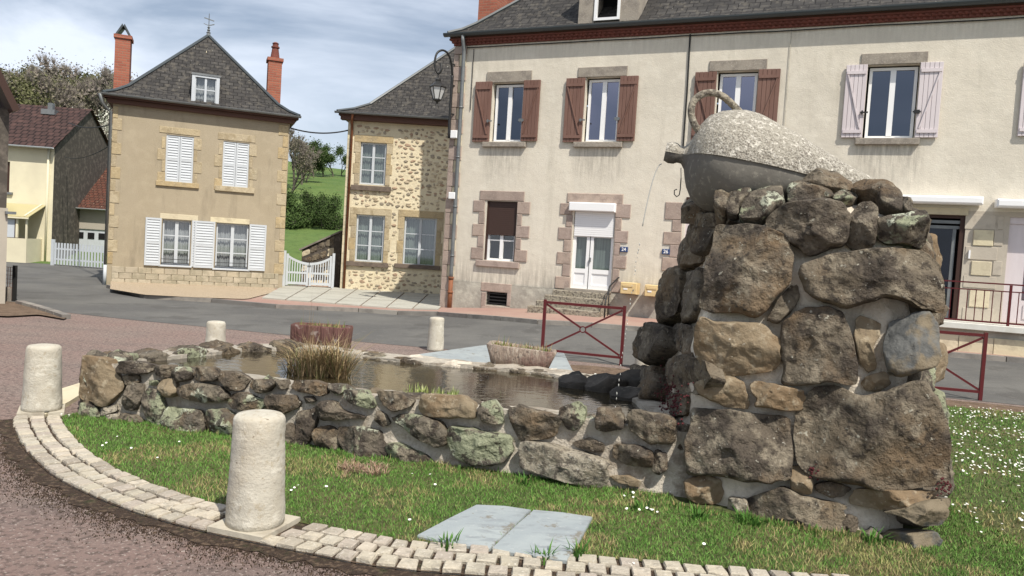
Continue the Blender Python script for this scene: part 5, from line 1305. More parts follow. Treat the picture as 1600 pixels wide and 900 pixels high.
for k in range(13):
    t = k/13; y_ = lerp(166, 413, t); w_ = 15 if k % 2 else 8; xl = lerp(176.5, 167, t); tb([(xl, y_, xl+w_, y_+18)], 'quoin', 'quoin')
    xr = lerp(450.5, 442.5, t); yr = lerp(195, 430, t); tb([(xr-(15 if k % 2 == 0 else 8), yr, xr, yr+17)], 'quoin', 'quoin')
xx0, xx1 = x0t+.12, x1t-.12; zp = (tan.px(174, 417)[1]+tan.px(434, 429)[1])/2
for j in range(3):
    ch = zp/3; x = xx0-(.15 if j % 2 else 0); 
    while x < xx1:
        a, b = max(x, xx0), min(x+.325, xx1)
        if b-a > .05: tan.block('plinth_block', (a+.004, b-.004, j*ch+.03, (j+1)*ch+.024), M['plinthstone'], -.035, .0, .006)
        x += .333
# attic window
r = tan.rect(300, 119, 342, 166, .05)
mb = MB(); mb.box(r[0]-.0, r[0]+.07, .0, 1.4, r[2], r[3]); mb.box(r[1]-.07, r[1], .0, 1.4, r[2], r[3]); mb.box(r[0]-.03, r[1]+.03, -.03, 1.5, r[3], r[3]+.05); mb.box(r[0]+.07, r[1]-.07, .0, .08, r[2]-.04, r[2]+.06); mb.build('dormer', M['zinc'], tanroof)
window(tan, (r[0]+.07, r[1]-.07, r[2]+.06, r[3]), .02, .03, 2, 2, 'whitepaint', 'glass', 'curtain', .06)
MB().box(r[0]-.012, r[0]+.075, -.012, -.001, r[2], r[3]).box(r[1]-.075, r[1]+.012, -.012, -.001, r[2], r[3]).box(r[0]+.075, r[1]-.075, -.012, -.001, r[3]-.06, r[3]).build('dormer_trim', M['whitepaint'], tanroof)
# chimneys
q = tan.rect(179.5, 61, 203.5, 144, 2.3); c1 = chimney(tan, q[0], q[1], 2.1, 2.65, q[2]-1, q[3], tanroof)
tx_ = (q[0]+q[1])/2; mb = MB(); mb.bar((q[0]+.03, 2.35, q[3]+.08), (tx_, 2.35, q[3]+.42), .5, .05, (0, 1, 0)); mb = MB()
for s_ in (-1, 1):
    for y_ in (2.15, 2.55): pass
    mb.hexa([(tx_+s_*.17, 2.12, q[3]+.08), (tx_+s_*.22, 2.12, q[3]+.08), (tx_+s_*.22, 2.63, q[3]+.08), (tx_+s_*.17, 2.63, q[3]+.08), (tx_-.0, 2.12, q[3]+.36), (tx_+s_*.03, 2.12, q[3]+.42), (tx_+s_*.03, 2.63, q[3]+.42), (tx_, 2.63, q[3]+.36)])
mb.build('chimney_hood', M['darkgutter'], tanroof)
q = tan.rect(417.5, 96, 438.5, 163, 2.3); chimney(tan, q[0], q[1], 2.1, 2.6, q[2]-1, q[3], tanroof); cx_ = (q[0]+q[1])/2
mb = MB(); mb.lathe([(.15, .08), (.10, .42), (.13, .44), (.13, .48), (.09, .5), (.09, .56), (.11, .58), (.05, .62)], (cx_, 2.35, q[3]), 10); mb.build('chimney_pot', M['brickred'], tanroof)
# weather vane and zinc finial
cxr, cyr, az_ = (x0t+x1t)/2, DT/2, 7.72
mb = MB(); mb.lathe([(.07, 0), (.05, .08), (.07, .1), (.03, .14), (.05, .18), (.02, .22), (.045, .26), (.012, .3), (.012, .66), (.003, .7)], (cxr, cyr, az_), 8); mb.bar((cxr-.14, cyr, az_+.54), (cxr+.15, cyr, az_+.48), .015, .03); mb.bar((cxr-.15, cyr, az_+.36), (cxr, cyr, az_+.32), .012, .02); mb.bar((cxr, cyr, az_+.32), (cxr+.16, cyr, az_+.38), .012, .03); mb.build('weather_vane', M['zinc'], tanroof)
fx, fz = tan.px(322, 96, 1.85); mb = MB(); mb.lathe([(.11, 0), (.05, .04), (.035, .16), (.012, .2), (.012, .3), (.002, .34)], (fx, 1.72, fz-.04), 8); mb.build('roof_finial', M['render_pale'], tanroof)
mb = MB(); xl = x0t-.04; mb.tube([Vector((xl-.25, -.32, EZT+.18)), Vector((xl-.2, -.2, EZT-.05)), Vector((xl, -.06, EZT-.25)), Vector((xl, -.06, .55))], .04, 10); d_ = mb.build('downpipe', M['zinc'], tan.t, True); MB().tube([Vector((xl, -.06, .56)), Vector((xl, -.06, .0))], .045, 10).build('pipe_foot', M['whitepaint'], d_, True)

# ---------- rubble house in the middle
rub = House('rubble_house', AT(531, 450, 24.5)[:2], 0.0, 'rubble stone house with slate roof between the tan house and the cream building', 'house')
EZR = (rub.px(540, 188)[1]+rub.px(690, 196)[1])/2
XW = 6.4
u1 = rub.rect(562, 223, 603, 289); l1 = rub.rect(555, 336, 600, 409.5); l2 = rub.rect(630, 340, 681, 416)
rub.wall('wall', 0, XW, -.1, EZR+.1, [u1, l1, l2], M['render_pale']); rub.body('side_wall', 0, XW, 0, 6, -.1, EZR+.1, M['render_pale'])
hip_roof(rub, 0, XW+.6, 0, 6, EZR+.2, 8.75, .30, .25, .42, .8)
gutter(rub, -.36, XW, -.36, EZR+.2, .06, 'zinc'); MB().box(-.2, XW, -.24, -.001, EZR-.02, EZR+.18).build('cornice', M['eaveboard'], rub.t)
for r in (u1, l1, l2): window(rub, (r[0]+.01, r[1]-.01, r[2]+.01, r[3]), .07, .05, 2, 3, 'whitepaint', 'glass', 'curtain_green', .08)
for r in ((549, 290.5, 611, 298.5), (539.5, 409.5, 607, 416.5), (616.5, 413.5, 688, 420)): rub.block('window_sill', rub.rect(*r), M['sillstone'], -.09, .05)
sur = []
for (l, t, r, b) in ((562, 223, 603, 289), (555, 336, 600, 409.5), (630, 340, 681, 416)):
    s_ = rub.rect(l, t, r, b); n = 4
    for k in range(n):
        z0, z1 = lerp(s_[2], s_[3], k/n), lerp(s_[2], s_[3], (k+1)/n); w_ = .20 if k % 2 else .15
        sur += [(s_[0]-w_, s_[0]-.004, z0+.003, z1-.003), (s_[1]+.004, s_[1]+w_, z0+.003, z1-.003)]
    sur.append((s_[0]-.2, s_[1]+.2, s_[3]+.004, s_[3]+.22))
for q in sur: rub.block('surround_block', q, M['quoin'], -.02, .02, .006)
mb = MB(); 
k = 0; z = 0
while z < EZR: rub.block('quoin', (.0, .17, z+.003, z+.30), M['palestone'], -.018, .02, .006); z += .303
mb = MB(); xl = .15
mb.tube([Vector((xl+.05, -.34, EZR+.15)), Vector((xl, -.2, EZR-.05)), Vector((xl-.01, -.07, EZR-.2)), Vector((xl-.01, -.07, .05))], .04, 10).build('downpipe', M['castrust'], rub.t, True)
# rubble stones proud of the lime joints
rb = MB(); cl = []; rr = random.Random(21)
exc = [(q[0]-.03, q[1]+.03, q[2]-.03, q[3]+.03) for q in sur]+[(r[0]-.05, r[1]+.05, r[2]-.14, r[3]+.05) for r in (u1, l1, l2)]
placed = []
for z_r in [k*.12+.08 for k in range(int((EZR-.1)/.12))]:
    x = .25+rr.uniform(0, .1)
    while x < 3.75:
        a = rr.uniform(.03, .11); b = rr.uniform(.028, .058)
        cx1, cz1 = x+a, z_r+rr.uniform(-.05, .05)
        x += 2*a+rr.uniform(.02, .07)
        if any(e[0]-a*.6 < cx1 < e[1]+a*.6 and e[2]-b < cz1 < e[3]+b for e in exc) or rr.random() < .12: continue
        n = 9; i0 = len(rb.v); base_c = rr.choice([(.40, .33, .23), (.47, .39, .28), (.30, .26, .20), (.52, .44, .32), (.38, .27, .19), (.35, .30, .23), (.56, .49, .36)])
        ang = rr.uniform(-.3, .3); hgt = rr.uniform(.012, .03)
        rad = [rr.uniform(.75, 1.1) for _ in range(n)]
        for (s_, yy) in ((1, .005), (.92, -hgt*.7), (.6, -hgt)):
            for j in range(n):
                q = 2*math.pi*j/n; ux, uz = math.cos(q)*a*rad[j]*s_, math.sin(q)*b*rad[j]*s_
                rb.v.append((cx1+ux*math.cos(ang)-uz*math.sin(ang), yy, cz1+ux*math.sin(ang)+uz*math.cos(ang)))
        for i in range(2):
            for j in range(n): p = i0+i*n+j; q = i0+i*n+(j+1) % n; rb.f.append((p, q, q+n, p+n))
        rb.f.append(tuple(i0+2*n+j for j in range(n))); cl += [base_c]*(3*n)
rb.build('rubble_stones', M['rubble'], rub.t, False, attr=cl, kind='stuff')
# ---------- white garden gate with dipped top between the houses
pg0 = AT(443, 448, 24.0); pg1 = AT(519, 453, 24.4); pg0.z = pg1.z = .09
gt = thing('garden_gate', pg0, math.atan2(pg1.y-pg0.y, pg1.x-pg0.x), 'white double garden gate with dipped top between the tan and the rubble house', 'gate')
gw = (pg1-pg0).length; top = lambda u: lerp(1.08, .78, math.sin(u*math.pi)**.8)
for x in (0, gw): MB().box(x-.04, x+.04, -.04, .04, -.02, 1.12).build('gate_post', M['whitepaint'], gt)
for s_ in (0, 1):
    xa, xb = (.05, gw/2-.01) if s_ == 0 else (gw/2+.01, gw-.05)
    lf = MB(); lf.box(xa, xa+.07, -.02, .02, .05, top(xa/gw)); lf.box(xb-.07, xb, -.02, .02, .05, top(xb/gw)); lf.box(xa+.07, xb-.07, -.019, .019, .08, .16); lf.box(xa+.07, xb-.07, -.019, .019, .42, .48)
    for k in range(8):
        u0, u1_ = lerp(xa+.07, xb-.07, k/8), lerp(xa+.07, xb-.07, (k+1)/8); t0, t1_ = top(u0/gw), top(u1_/gw)
        lf.hexa([(u0, -.018, t0-.08), (u1_, -.018, t1_-.08), (u1_, .018, t1_-.08), (u0, .018, t0-.08), (u0, -.018, t0), (u1_, -.018, t1_), (u1_, .018, t1_), (u0, .018, t0)])
    lo = lf.build('gate_leaf', M['whitepaint'], gt)
    for k in range(7): u = lerp(xa+.07, xb-.07, (k+.5)/7); MB().box(u-.016, u+.016, -.012, .012, .16, top(u/gw)-.07).build('bar', M['whitepaint'], lo)
MB().box(gw/2-.05, gw/2+.06, -.05, -.02, .68, .70).build('handle', M['zinc'], gt)
# stone garden wall with sloping coping behind the gate
gy = 25.6; q0 = AT(472, 392, gy); q1 = AT(524, 366, gy)
mb = MB(); mb.hexa([(q0.x, gy, -.1), (q1.x+.2, gy, -.1), (q1.x+.2, gy+.3, -.1), (q0.x, gy+.3, -.1), (q0.x, gy, q0.z), (q1.x+.2, gy, q1.z+.08), (q1.x+.2, gy+.3, q1.z+.08), (q0.x, gy+.3, q0.z)])
gwl = thing('garden_wall', (0, 0, 0), 0, 'rough garden wall with sloping coping seen above the white gate', 'wall'); mb.build('wall_face', M['darkrubble'], gwl)
MB().bar((q0.x-.08, gy+.14, q0.z+.03), (q1.x+.2, gy+.14, q1.z+.12), .42, .05).build('coping', M['kerbstone'], gwl)
cen = Vector(((q0.x+q1.x)/2, gy+3, .5)); lay(lambda u, v: Vector((lerp(q0.x, q1.x, u), gy, lerp(0.0, lerp(q0.z, q1.z, u), v))), [(k/5+.01, (k+1)/5-.01, 4) for k in range(5)], gwl, .02, 77, mats=[M['palestone'], M['stone']])

# ---------- yellow house, garage, picket fence, dark house at far left
yel = House('yellow_house', AT(7, 410, 31.0)[:2], 0.10, 'pale yellow house with brown tiled roof, glazed porch and a dark side wall', 'house')
zE = yel.px(45, 229)[1]; xR = yel.px(82, 330)[0]; yw = yel.rect(3, 252, 15, 300)
yel.wall('wall', -4, xR, -.1, zE, [yw], M['render_yellow']); MB().quad((yw[0], .1, yw[2]), (yw[1], .1, yw[2]), (yw[1], .1, yw[3]), (yw[0], .1, yw[3])).build('window', M['darkwood'], yel.t)
yel.block('window_sill', (yw[0]-.1, yw[1]+.15, yw[2]-.1, yw[2]), M['zinc'], -.1, .02)
zRg = 1.6+(351-171)/1200*34.2; DYd = 6.0
mb = MB(); mb.v = [(xR, 0, -.1), (xR, DYd, -.1), (xR, DYd, zE), (xR, DYd/2, zRg-.05), (xR, 0, zE)]; mb.f = [(0, 1, 2, 3, 4)]; mb.build('gable_wall', M['darkrubble'], yel.t)
yr = roofmesh('roof', [[(-4, -.3, zE-.02), (xR+.1, -.3, zE-.02), (xR+.1, DYd/2, zRg), (-4, DYd/2, zRg)], [(xR+.1, DYd+.3, zE-.02), (-4, DYd+.3, zE-.02), (-4, DYd/2, zRg), (xR+.1, DYd/2, zRg)]], M['browntile'], yel.t)
fx, fz = yel.px(78, 176, 2.4); MB().box(fx-.28, fx+.28, 2.2, 2.7, fz-.1, fz+.12).box(fx-.1, fx+.1, 2.4, 2.6, fz+.12, fz+.42).build('roof_vent', M['zinc'], yr)
gutter(yel, -4, xR+.1, -.34, zE+.0, .06, 'whitepaint'); xq_ = yel.px(74, 330)[0]; MB().tube([Vector((xq_, -.06, zE)), Vector((xq_, -.06, 0))], .045, 8).build('downpipe', M['render_yellow'], yel.t, True)
# porch
pr0 = yel.rect(11, 355, 60, 410, -1.0); xa, xb = -.6, yel.px(52, 370, -.7)[0]; zt1 = yel.px(40, 320)[1]; zt2 = yel.px(30, 339, -1.2)[1]
pch = MB().box(xa, xb, -1.2, -1.12, 0, .95).box(xb-.08, xb, -1.119, -.001, 0, .95).build('porch_wall', M['render_yellow'], yel.t)
mb = MB(); mb.hexa([(xa, -1.3, zt2), (xb+.1, -1.3, zt2), (xb+.1, -.01, zt1), (xa, -.01, zt1), (xa, -1.3, zt2+.03), (xb+.1, -1.3, zt2+.03), (xb+.1, -.01, zt1+.03), (xa, -.01, zt1+.03)]); mb.build('porch_roof', M['canopy'], yel.t)
mb = MB()
for x in (xa, xb-.05): mb.bar((x, -1.3, zt2+.05), (x, -.01, zt1+.05), .06, .04)
mb.box(xa, xb+.1, -1.33, -1.27, zt2-.06, zt2-.001); mb.box(xb-.42, xb-.34, -1.19, -1.12, .95, zt2-.06); mb.box(xb-.06, xb, -1.19, -1.12, .951, zt2-.06); mb.build('porch_frame', M['render_yellow'], yel.t)
mb = MB(); mb.box(xa, xb-.46, -1.16, -1.13, .97, zt2-.1); mb.build('porch_blind', M['whitepaint'], yel.t); MB().box(xa, xb-.05, -1.2, -1.1, .951, .969).build('porch_sill', M['darkwood'], yel.t)
MB().box(xb-.46, xb-.42, -1.19, -1.13, .97, zt2-.1).build('porch_mullion', M['darkwood'], yel.t)

gar = House('garage', AT(93, 413, 33.5)[:2], .05, 'small grey rendered garage with red tiled roof and white door beyond the picket fence', 'garage')
gx1 = gar.px(172, 380)[0]; zge = gar.px(128, 324)[1]
gd = gar.rect(115, 358, 166, 412)
gar.wall('wall', 0, gx1, -.1, zge, [gd], M['render_grey']); ztop = 1.6+(356-256)/1200*36.5
roofmesh('roof', [[(-.2, -.3, zge-.05), (gx1+.5, -.3, zge-.05), (gx1+.5, 3, ztop), (.35, 3, ztop)]], M['redtile'], gar.t); gutter(gar, -.2, gx1+.3, -.34, zge-.03, .05, 'whitepaint')
MB().box(gd[0], gd[1], .05, .09, gd[2], gd[3]).build('garage_door', M['whitepaint'], gar.t); w_ = (gd[1]-gd[0])/3
for k in range(3): MB().box(gd[0]+w_*k+.1, gd[0]+w_*(k+1)-.08, .03, .049, lerp(gd[2], gd[3], .72), lerp(gd[2], gd[3], .9)).build('door_window', M['blackroom'], gar.t)
MB().box(-.0, gx1, 0.2, 3, -.1, zge-.3).build('rear_body', M['render_grey'], gar.t)

f0, f1 = AT(82, 412, 29.5), AT(163, 416, 29.0); f0.z = f1.z = 0
pf = thing('picket_fence', f0, math.atan2(f1.y-f0.y, f1.x-f0.x), 'white picket fence gate closing the lane before the garage', 'fence'); fw = (f1-f0).length; zt_ = .9
MB().box(-.05, .05, -.05, .05, 0, 1.0).build('fence_post', M['whitepaint'], pf)
MB().box(0.05, fw, .02, .045, .22, .28).build('rail', M['whitepaint'], pf); MB().box(0.05, fw, .02, .045, .62, .68).build('rail', M['whitepaint'], pf)
pm = MB().box(-.035, .035, -.008, .018, .05, .88).mesh('picket', M['whitepaint']); 
for k in range(17): o = link('picket', pm, pf); o.location = (.12+k*(fw-.14)/16, 0, 0)

dk = thing('roadside_house', AT(8, 470, 14.5)[:2]+(0,) if False else (AT(8, 470, 14.5).x, AT(8, 470, 14.5).y, 0), .74, 'edge of a brown house with dark roof verge at the far left of the view', 'house')
zt_ = AT(6, 170, 14.5).z
MB().box(-3.0, .0, 0, 4, -.1, AT(8, 325, 14.5).z).build('lower_wall', M['render_grey'], dk); MB().box(-3.0, -.02, .03, 4, AT(8, 325, 14.5).z+.002, zt_).build('upper_wall', M['darkrubble'], dk)
za = AT(0, 105, 14.5).z; mb = MB(); mb.bar((-.95, -.1, za+1.2), (.03, -.1, zt_-.05), .12, .5, (0, 1, 0)); mb.build('roof_verge', M['darkwood'], dk)
roofmesh('roof', [[(.05, -.15, zt_), (.05, 4.1, zt_), (-1.5, 4.1, zt_+3.2), (-1.5, -.15, zt_+3.2)]], M['browntile'], dk); MB().box(-.05, .12, -.1, .3, AT(8, 330, 14.5).z-.05, AT(8, 330, 14.5).z).build('ledge', M['zinc'], dk)
# wire fence in front of it
wf0 = G(22, 471); wf = thing('wire_fence', wf0, R(175), 'rusty wire mesh fence with a post at the far left above the verge', 'fence')
MB().box(-.03, .03, -.03, .03, -.05, .72).build('fence_post', M['iron'], wf); mb = MB()
for k in range(16): mb.bar((.05+k*.05, 0, .02), (.05+k*.05, 0, .68), .008, .008)
for k in range(9): mb.bar((.03, 0, .04+k*.08), (1.2, 0, .04+k*.08), .008, .008)
mb.build('mesh_panel', M['castrust'], wf)
mb = MB(); mb.box(.03, 1.3, .04, .12, -.05, .28).build('fence_footing', M['greygranite'], wf)
# verge kerb stones
kk = [G(30, 476), G(52, 482), G(78, 490), G(104, 499)]; vk = thing('verge_kerb', (0, 0, 0), 0, None, None); vk['kind'] = 'structure'
for a, b in zip(kk, kk[1:]):
    for i in range(2):
        p, q = a.lerp(b, i/2+.02), a.lerp(b, (i+1)/2-.02); MB().bar(p+Vector((0, 0, .03)), q+Vector((0, 0, .03)), .14, .10).build('kerbstone', M['kerbstone'], vk)

# ---------- overhead cables
def cable(name, a, b, sag, r, label):
    pts = [a.lerp(b, k/16)-Vector((0, 0, sag*4*(k/16)*(1-k/16))) for k in range(17)]
    tag(MB().tube(pts, r, 5).build(name, M['cable']), label, 'cable')
cable('overhead_cable', tan.w(x1t, -.05, EZT-.12), rub.w(0, -.02, rub.px(531, 203)[1]), .12, .022, 'black overhead cable slung between the tan house and the rubble house')
cable('overhead_cable', tan.w(x0t, .3, tan.px(168, 190)[1]), AT(108, 192, 31), .15, .02, 'black cable from the tan house back to the brown tiled roof')
cable('overhead_cable', tan.w(x0t, .3, tan.px(168, 222)[1]), AT(100, 245, 31), .2, .015, 'thin lower cable sagging before the white blossom left of the tan house')

# ------------------------------------------------------------------ trees on the hill
def tree_meshes(kind, seed, Ht, W_, leafm, nleaf, lsize, ntwig):
    rr = random.Random(seed); tk = MB(); cr = MB(); tips = []
    def grow(p, d, l, r_, lev):
        n = 3; pts = [p]; 
        for k in range(n):
            d = (d+Vector((rr.gauss(0, .10), rr.gauss(0, .10), .05))).normalized(); p = p+d*l/n; pts.append(p)
        tk.tube(pts, [r_*(1-.35*k/n) for k in range(n+1)], 6 if lev < 2 else 4, False)
        if lev >= 3: tips.append((p, d)); return
        for _ in range(rr.choice([3, 4])):
            a = rr.uniform(0, 6.28); sp_ = rr.uniform(.35, .8)*W_
            nd = (d+Vector((math.cos(a)*sp_, math.sin(a)*sp_, rr.uniform(-.1, .3)))).normalized()
            grow(pts[rr.choice([2, 3])] if lev else pts[rr.choice([1, 2, 3])], nd, l*rr.uniform(.58, .78), r_*.55, lev+1)
    grow(Vector((0, 0, -.3)), Vector((0, 0, 1)), Ht*.42, Ht*.022, 0)
    for _ in range(ntwig):
        p, d = rr.choice(tips); nd = (d+Vector((rr.gauss(0, .45), rr.gauss(0, .45), rr.uniform(.1, .7)))).normalized(); q = p+nd*rr.uniform(.5, 1.0)*Ht*.11
        w_ = .02; x = nd.cross(Vector((.3, 1, .2))).normalized()*w_; y = nd.cross(x).normalized()*w_; b = p-nd*.3
        i = len(cr.v); cr.v += [tuple(b+x), tuple(b-x+y), tuple(b-y), tuple(q)]; cr.f += [(i, i+1, i+3), (i+1, i+2, i+3), (i+2, i, i+3)]
    lm0 = len(cr.f)
    for _ in range(nleaf):
        p, d = rr.choice(tips); q = p+Vector((rr.gauss(0, 1), rr.gauss(0, 1), rr.gauss(0, 1)))*Ht*.065
        a = Vector((rr.gauss(0, 1), rr.gauss(0, 1), rr.gauss(0, 1))).normalized()*lsize*rr.uniform(.5, 1.2); b = a.cross(Vector((rr.gauss(0, 1), rr.gauss(0, 1), rr.gauss(0, 1)))).normalized()*lsize*rr.uniform(.4, .9)
        cr.quad(q-a, q+b, q+a, q-b)
    tm = tk.mesh('trunk', M['bark']); cm = cr.mesh('crown', M['twig']); cm.materials.append(leafm)
    cm.polygons.foreach_set('material_index', [0]*lm0+[1]*(len(cm.polygons)-lm0)); return tm, cm
TM = {'bare': tree_meshes('bare', 1, 9, 1.0, M['leaf_bare'], 700, .10, 2600), 'bare2': tree_meshes('bare', 2, 9, .7, M['leaf_bare'], 1400, .11, 2200), 'ivy': tree_meshes('ivy', 3, 8, .8, M['leaf_ivy'], 4200, .15, 900),
      'white': tree_meshes('white', 4, 7, 1.0, M['leaf_white'], 2600, .085, 900), 'green': tree_meshes('green', 5, 6, 1.0, M['leaf_green'], 3800, .13, 300)}
LBL = {'bare': 'leafless', 'bare2': 'leafless', 'ivy': 'dark budding', 'white': 'white blossoming', 'green': 'dark green'}
def place_tree(kind, x, y, s_, label, group, nm='tree', sink=0):
    t = thing(nm, (x, y, hillz(x, y)-sink), rnd.uniform(0, 6.28), label, 'tree', group); t.scale = (s_*rnd.uniform(.9, 1.15),)*2+(s_,)
    link('trunk', TM[kind][0], t); link('crown', TM[kind][1], t)
rr = random.Random(31)
WG = 'trees of the wood on the hillside'
for row, (Y, n) in enumerate(((54, 10), (62, 12), (72, 14), (84, 16), (98, 18))):
    for k in range(n):
        px_ = lerp(-110, 262, (k+rr.uniform(.2, .8))/n); x = (px_-800)/1200*Y; kd = rr.choice(['bare', 'bare2', 'ivy', 'ivy'] if row < 4 else ['bare', 'bare', 'bare2', 'ivy'])
        if row < 2 and px_ < 70: kd = rr.choice(['white', 'ivy', 'bare2'])
        if row > 1 and px_ < 30: kd = rr.choice(['white', 'bare', 'ivy', 'bare2'])
        if px_ > 205 and row > 2: kd = rr.choice(['white', 'bare'])
        sc = rr.uniform(.85, 1.12)*(1.0 if row == 4 else .85); fall = 1-.36*sm((px_-185)/90)
        place_tree(kd, x, Y+rr.uniform(-4, 4), sc*fall, LBL[kd]+' tree in the dense wood on the hill at the left', WG)
for k, (px_, Y, s_) in enumerate(((96, 46, .62), (118, 42, .55), (140, 41, .62), (158, 40, .58), (128, 47, .75), (150, 50, .8), (60, 50, .6))):
    place_tree('white', (px_-800)/1200*Y, Y, s_, 'white blossoming fruit tree between the brown tiled house and the tan house', 'white blossoming trees behind the garage', 'blossom_tree')
ORD = ['first', 'second', 'third', 'fourth', 'fifth', 'sixth', 'seventh', 'eighth', 'ninth']
ng = 0
for k, (px_, Y, s_, kd) in enumerate(((222, 60, .95, 'white'), (246, 66, .8, 'bare'), (452, 66, .62, 'bare'), (464, 70, .42, 'bare2'), (446, 60, .5, 'bare2'), (466, 74, .50, 'green'), (481, 80, .56, 'green'), (497, 82, .6, 'green'), (512, 84, .56, 'green'), (525, 86, .52, 'green'), (470, 72, .55, 'green'), (538, 86, .5, 'green'))):
    lb = {'white': 'white flecked tree rising behind the left chimney of the tan house', 'bare': 'leafless tree behind a roof corner of the tan house', 'bare2': 'leafless tree behind the right wall of the tan house', 'green': 'small dark ridge tree seen between the tan and the rubble house'}[kd]
    if k == 1: lb = 'leafless tree behind the upper left roof slope of the tan house'
    if k == 3: lb = 'leafless tree showing past the right eave corner of the tan house'
    if k == 5: lb = 'low leafless tree half hidden by the right wall of the tan house'
    if kd == 'green': lb = ORD[ng]+' '+lb; ng += 1
    place_tree(kd, (px_-800)/1200*Y, Y, s_, lb, {'green': 'small dark ridge trees'}.get(kd, 'trees behind the tan house'))
for k, (px_, Y, s_) in enumerate(((446, 46, .5), (462, 45, .44), (478, 46, .46), (496, 45, .42), (514, 46, .44), (532, 46, .42), (456, 49, .46), (486, 49, .44), (516, 49, .44))):
    place_tree('green', (px_-800)/1200*Y, Y, s_, 'dark green bush of the thicket on the meadow above the white gate', 'bushes on the meadow', 'bush', sink=1.2)

# ------------------------------------------------------------------ lawn and grass
inner = [Vector((p.x, p.y, 0)) for p in arc_in]
lawn_far = [Vector((-3.5, 6.75, 0)), Vector((-3.0, 6.7, 0)), Vector((-2, 6.7, 0)), Vector((0, 6.9, 0)), Vector((.3, 7.7, 0)), Vector((.55, 9.6, 0)), Vector((1.2, 10.3, 0)), Vector((4, 9.85, 0)), Vector((6.4, 9.4, 0)), Vector((13, 7.6, 0))]
inner_e = inner+[Vector((4.5, 4.6, 0)), Vector((7, 4.6, 0)), Vector((12, 4.4, 0))]
strip('lawn', inner_e, lawn_far, .016, M['lawnsoil'], 90, 20)
strip('earth_border', [(.3, 9.55), (1.2, 10.2), (4, 9.75), (6.4, 9.3), (13, 7.5)], [(.6, 11.1), (1.2, 11.2), (4, 10.5), (6.4, 9.95), (13, 8.2)], .012, M['earth'], 40, 4)
def inpoly(x, y, poly):
    c = False; n = len(poly); j = n-1
    for i in range(n):
        if (poly[i].y > y) != (poly[j].y > y) and x < (poly[j].x-poly[i].x)*(y-poly[i].y)/(poly[j].y-poly[i].y)+poly[i].x: c = not c
        j = i
    return c
lawnpoly = inner_e+list(reversed(lawn_far))
tower_poly = [A-Vector((.03, .12, 0)), B+Vector((.02, -.14, 0)), D, C]
slabs = [[G(x, y, .05) for x, y in ((652, 831), (745, 784), (832, 792), (766, 851))], [G(x, y, .05) for x, y in ((769, 852), (834, 793), (926, 804), (886, 870))]]
def grass(name, n, xr, yr, hmin, hmax, w, seed, cols, poly=lawnpoly, patch=True, label='', kind='stuff', z=.016):
    rr = random.Random(seed); mb = MB(); cl = []; cnt = 0
    while cnt < n:
        x, y = rr.uniform(*xr), rr.uniform(*yr)
        if abs(x) > y*.70+.3: cnt += .5; continue
        if not inpoly(x, y, poly) or inpoly(x, y, path_p) or inpoly(x, y, tower_poly) or any(inpoly(x, y, s) for s in slabs): cnt += .3; continue
        cnt += 1
        p = noise.noise(Vector((x*1.6, y*1.6, seed)))+.5*noise.noise(Vector((x*6, y*6, 3)))
        dry = sm((p-.02)/.35)*(1.0 if x > .3 and y < 5.2 else .6)
        c = rr.choice(cols[0]) if rr.random() > dry else rr.choice(cols[1])
        k = rr.uniform(.75, 1.25); c = (c[0]*k, c[1]*k, c[2]*k)
        h = rr.uniform(hmin, hmax)*(1+.4*p); a = rr.uniform(0, 6.28); dx, dy = math.cos(a)*w*(.5+y*.08), math.sin(a)*w*(.5+y*.08); lx, ly = rr.gauss(0, .5)*h, rr.gauss(0, .5)*h
        i = len(mb.v); mb.v += [(x-dx, y-dy, z), (x+dx, y+dy, z), (x+lx, y+ly, z+h)]; mb.f.append((i, i+1, i+2)); cl += [c, c, (c[0]*1.3, c[1]*1.25, c[2]*1.2)]
    return tag(mb.build(name, M['grassblade'], attr=cl), label, 'grass', kind=kind)
path_p = [Vector((p.x, p.y, 0)) for p in path]
GC = [[(.08, .19, .03), (.11, .225, .045), (.06, .14, .02), (.16, .26, .07)], [(.33, .30, .13), (.24, .22, .09), (.28, .21, .12), (.20, .24, .08)]]
grass('lawn_grass', 90000, (-4.0, 3.2), (3.8, 6.9), .011, .029, .0030, 1, GC, label='short mown grass around the foot of the pool wall and the pier')
grass('lawn_grass', 60000, (.2, 8), (3.9, 10.6), .012, .032, .0038, 2, GC, label='green lawn dotted with daisies right of and behind the boulder pier')
# tufts against the walls
def tuft(mb, cl, c, n, h, spread, w, cols, rr, lean=.5):
    for _ in range(n):
        a = rr.uniform(0, 6.28); d = rr.uniform(0, spread); b = c+Vector((math.cos(a)*d, math.sin(a)*d, 0)); hh2 = h*rr.uniform(.5, 1.1); l = Vector((math.cos(a), math.sin(a), 0))*hh2*rr.uniform(0, lean)
        q = rr.choice(cols); x = Vector((-math.sin(a), math.cos(a), 0))*w; m_ = b+l*.35+Vector((0, 0, hh2*.6)); tp = b+l+Vector((0, 0, hh2*rr.uniform(.75, 1)))
        i = len(mb.v); mb.v += [tuple(b-x), tuple(b+x), tuple(m_-x*.8), tuple(m_+x*.8), tuple(tp)]; mb.f += [(i, i+1, i+3, i+2), (i+2, i+3, i+4)]; cl += [q]*5
rr = random.Random(44)
mb = MB(); cl = []
for k in range(70):
    t = rr.random(); p = WB0.lerp(WB1, t)+wn*(.07+rr.uniform(0, .06)); p.z = .01
    tuft(mb, cl, p, 7, .06, .04, .004, [(.07, .15, .025), (.1, .19, .04), (.2, .2, .08)], rr)
for k in range(40):
    p = A.lerp(B, rr.random())+FP[1]*(.16+rr.uniform(0, .05)); p.z = .01; tuft(mb, cl, p, 8, .055, .05, .004, [(.07, .15, .025), (.1, .19, .04), (.28, .22, .1)], rr)
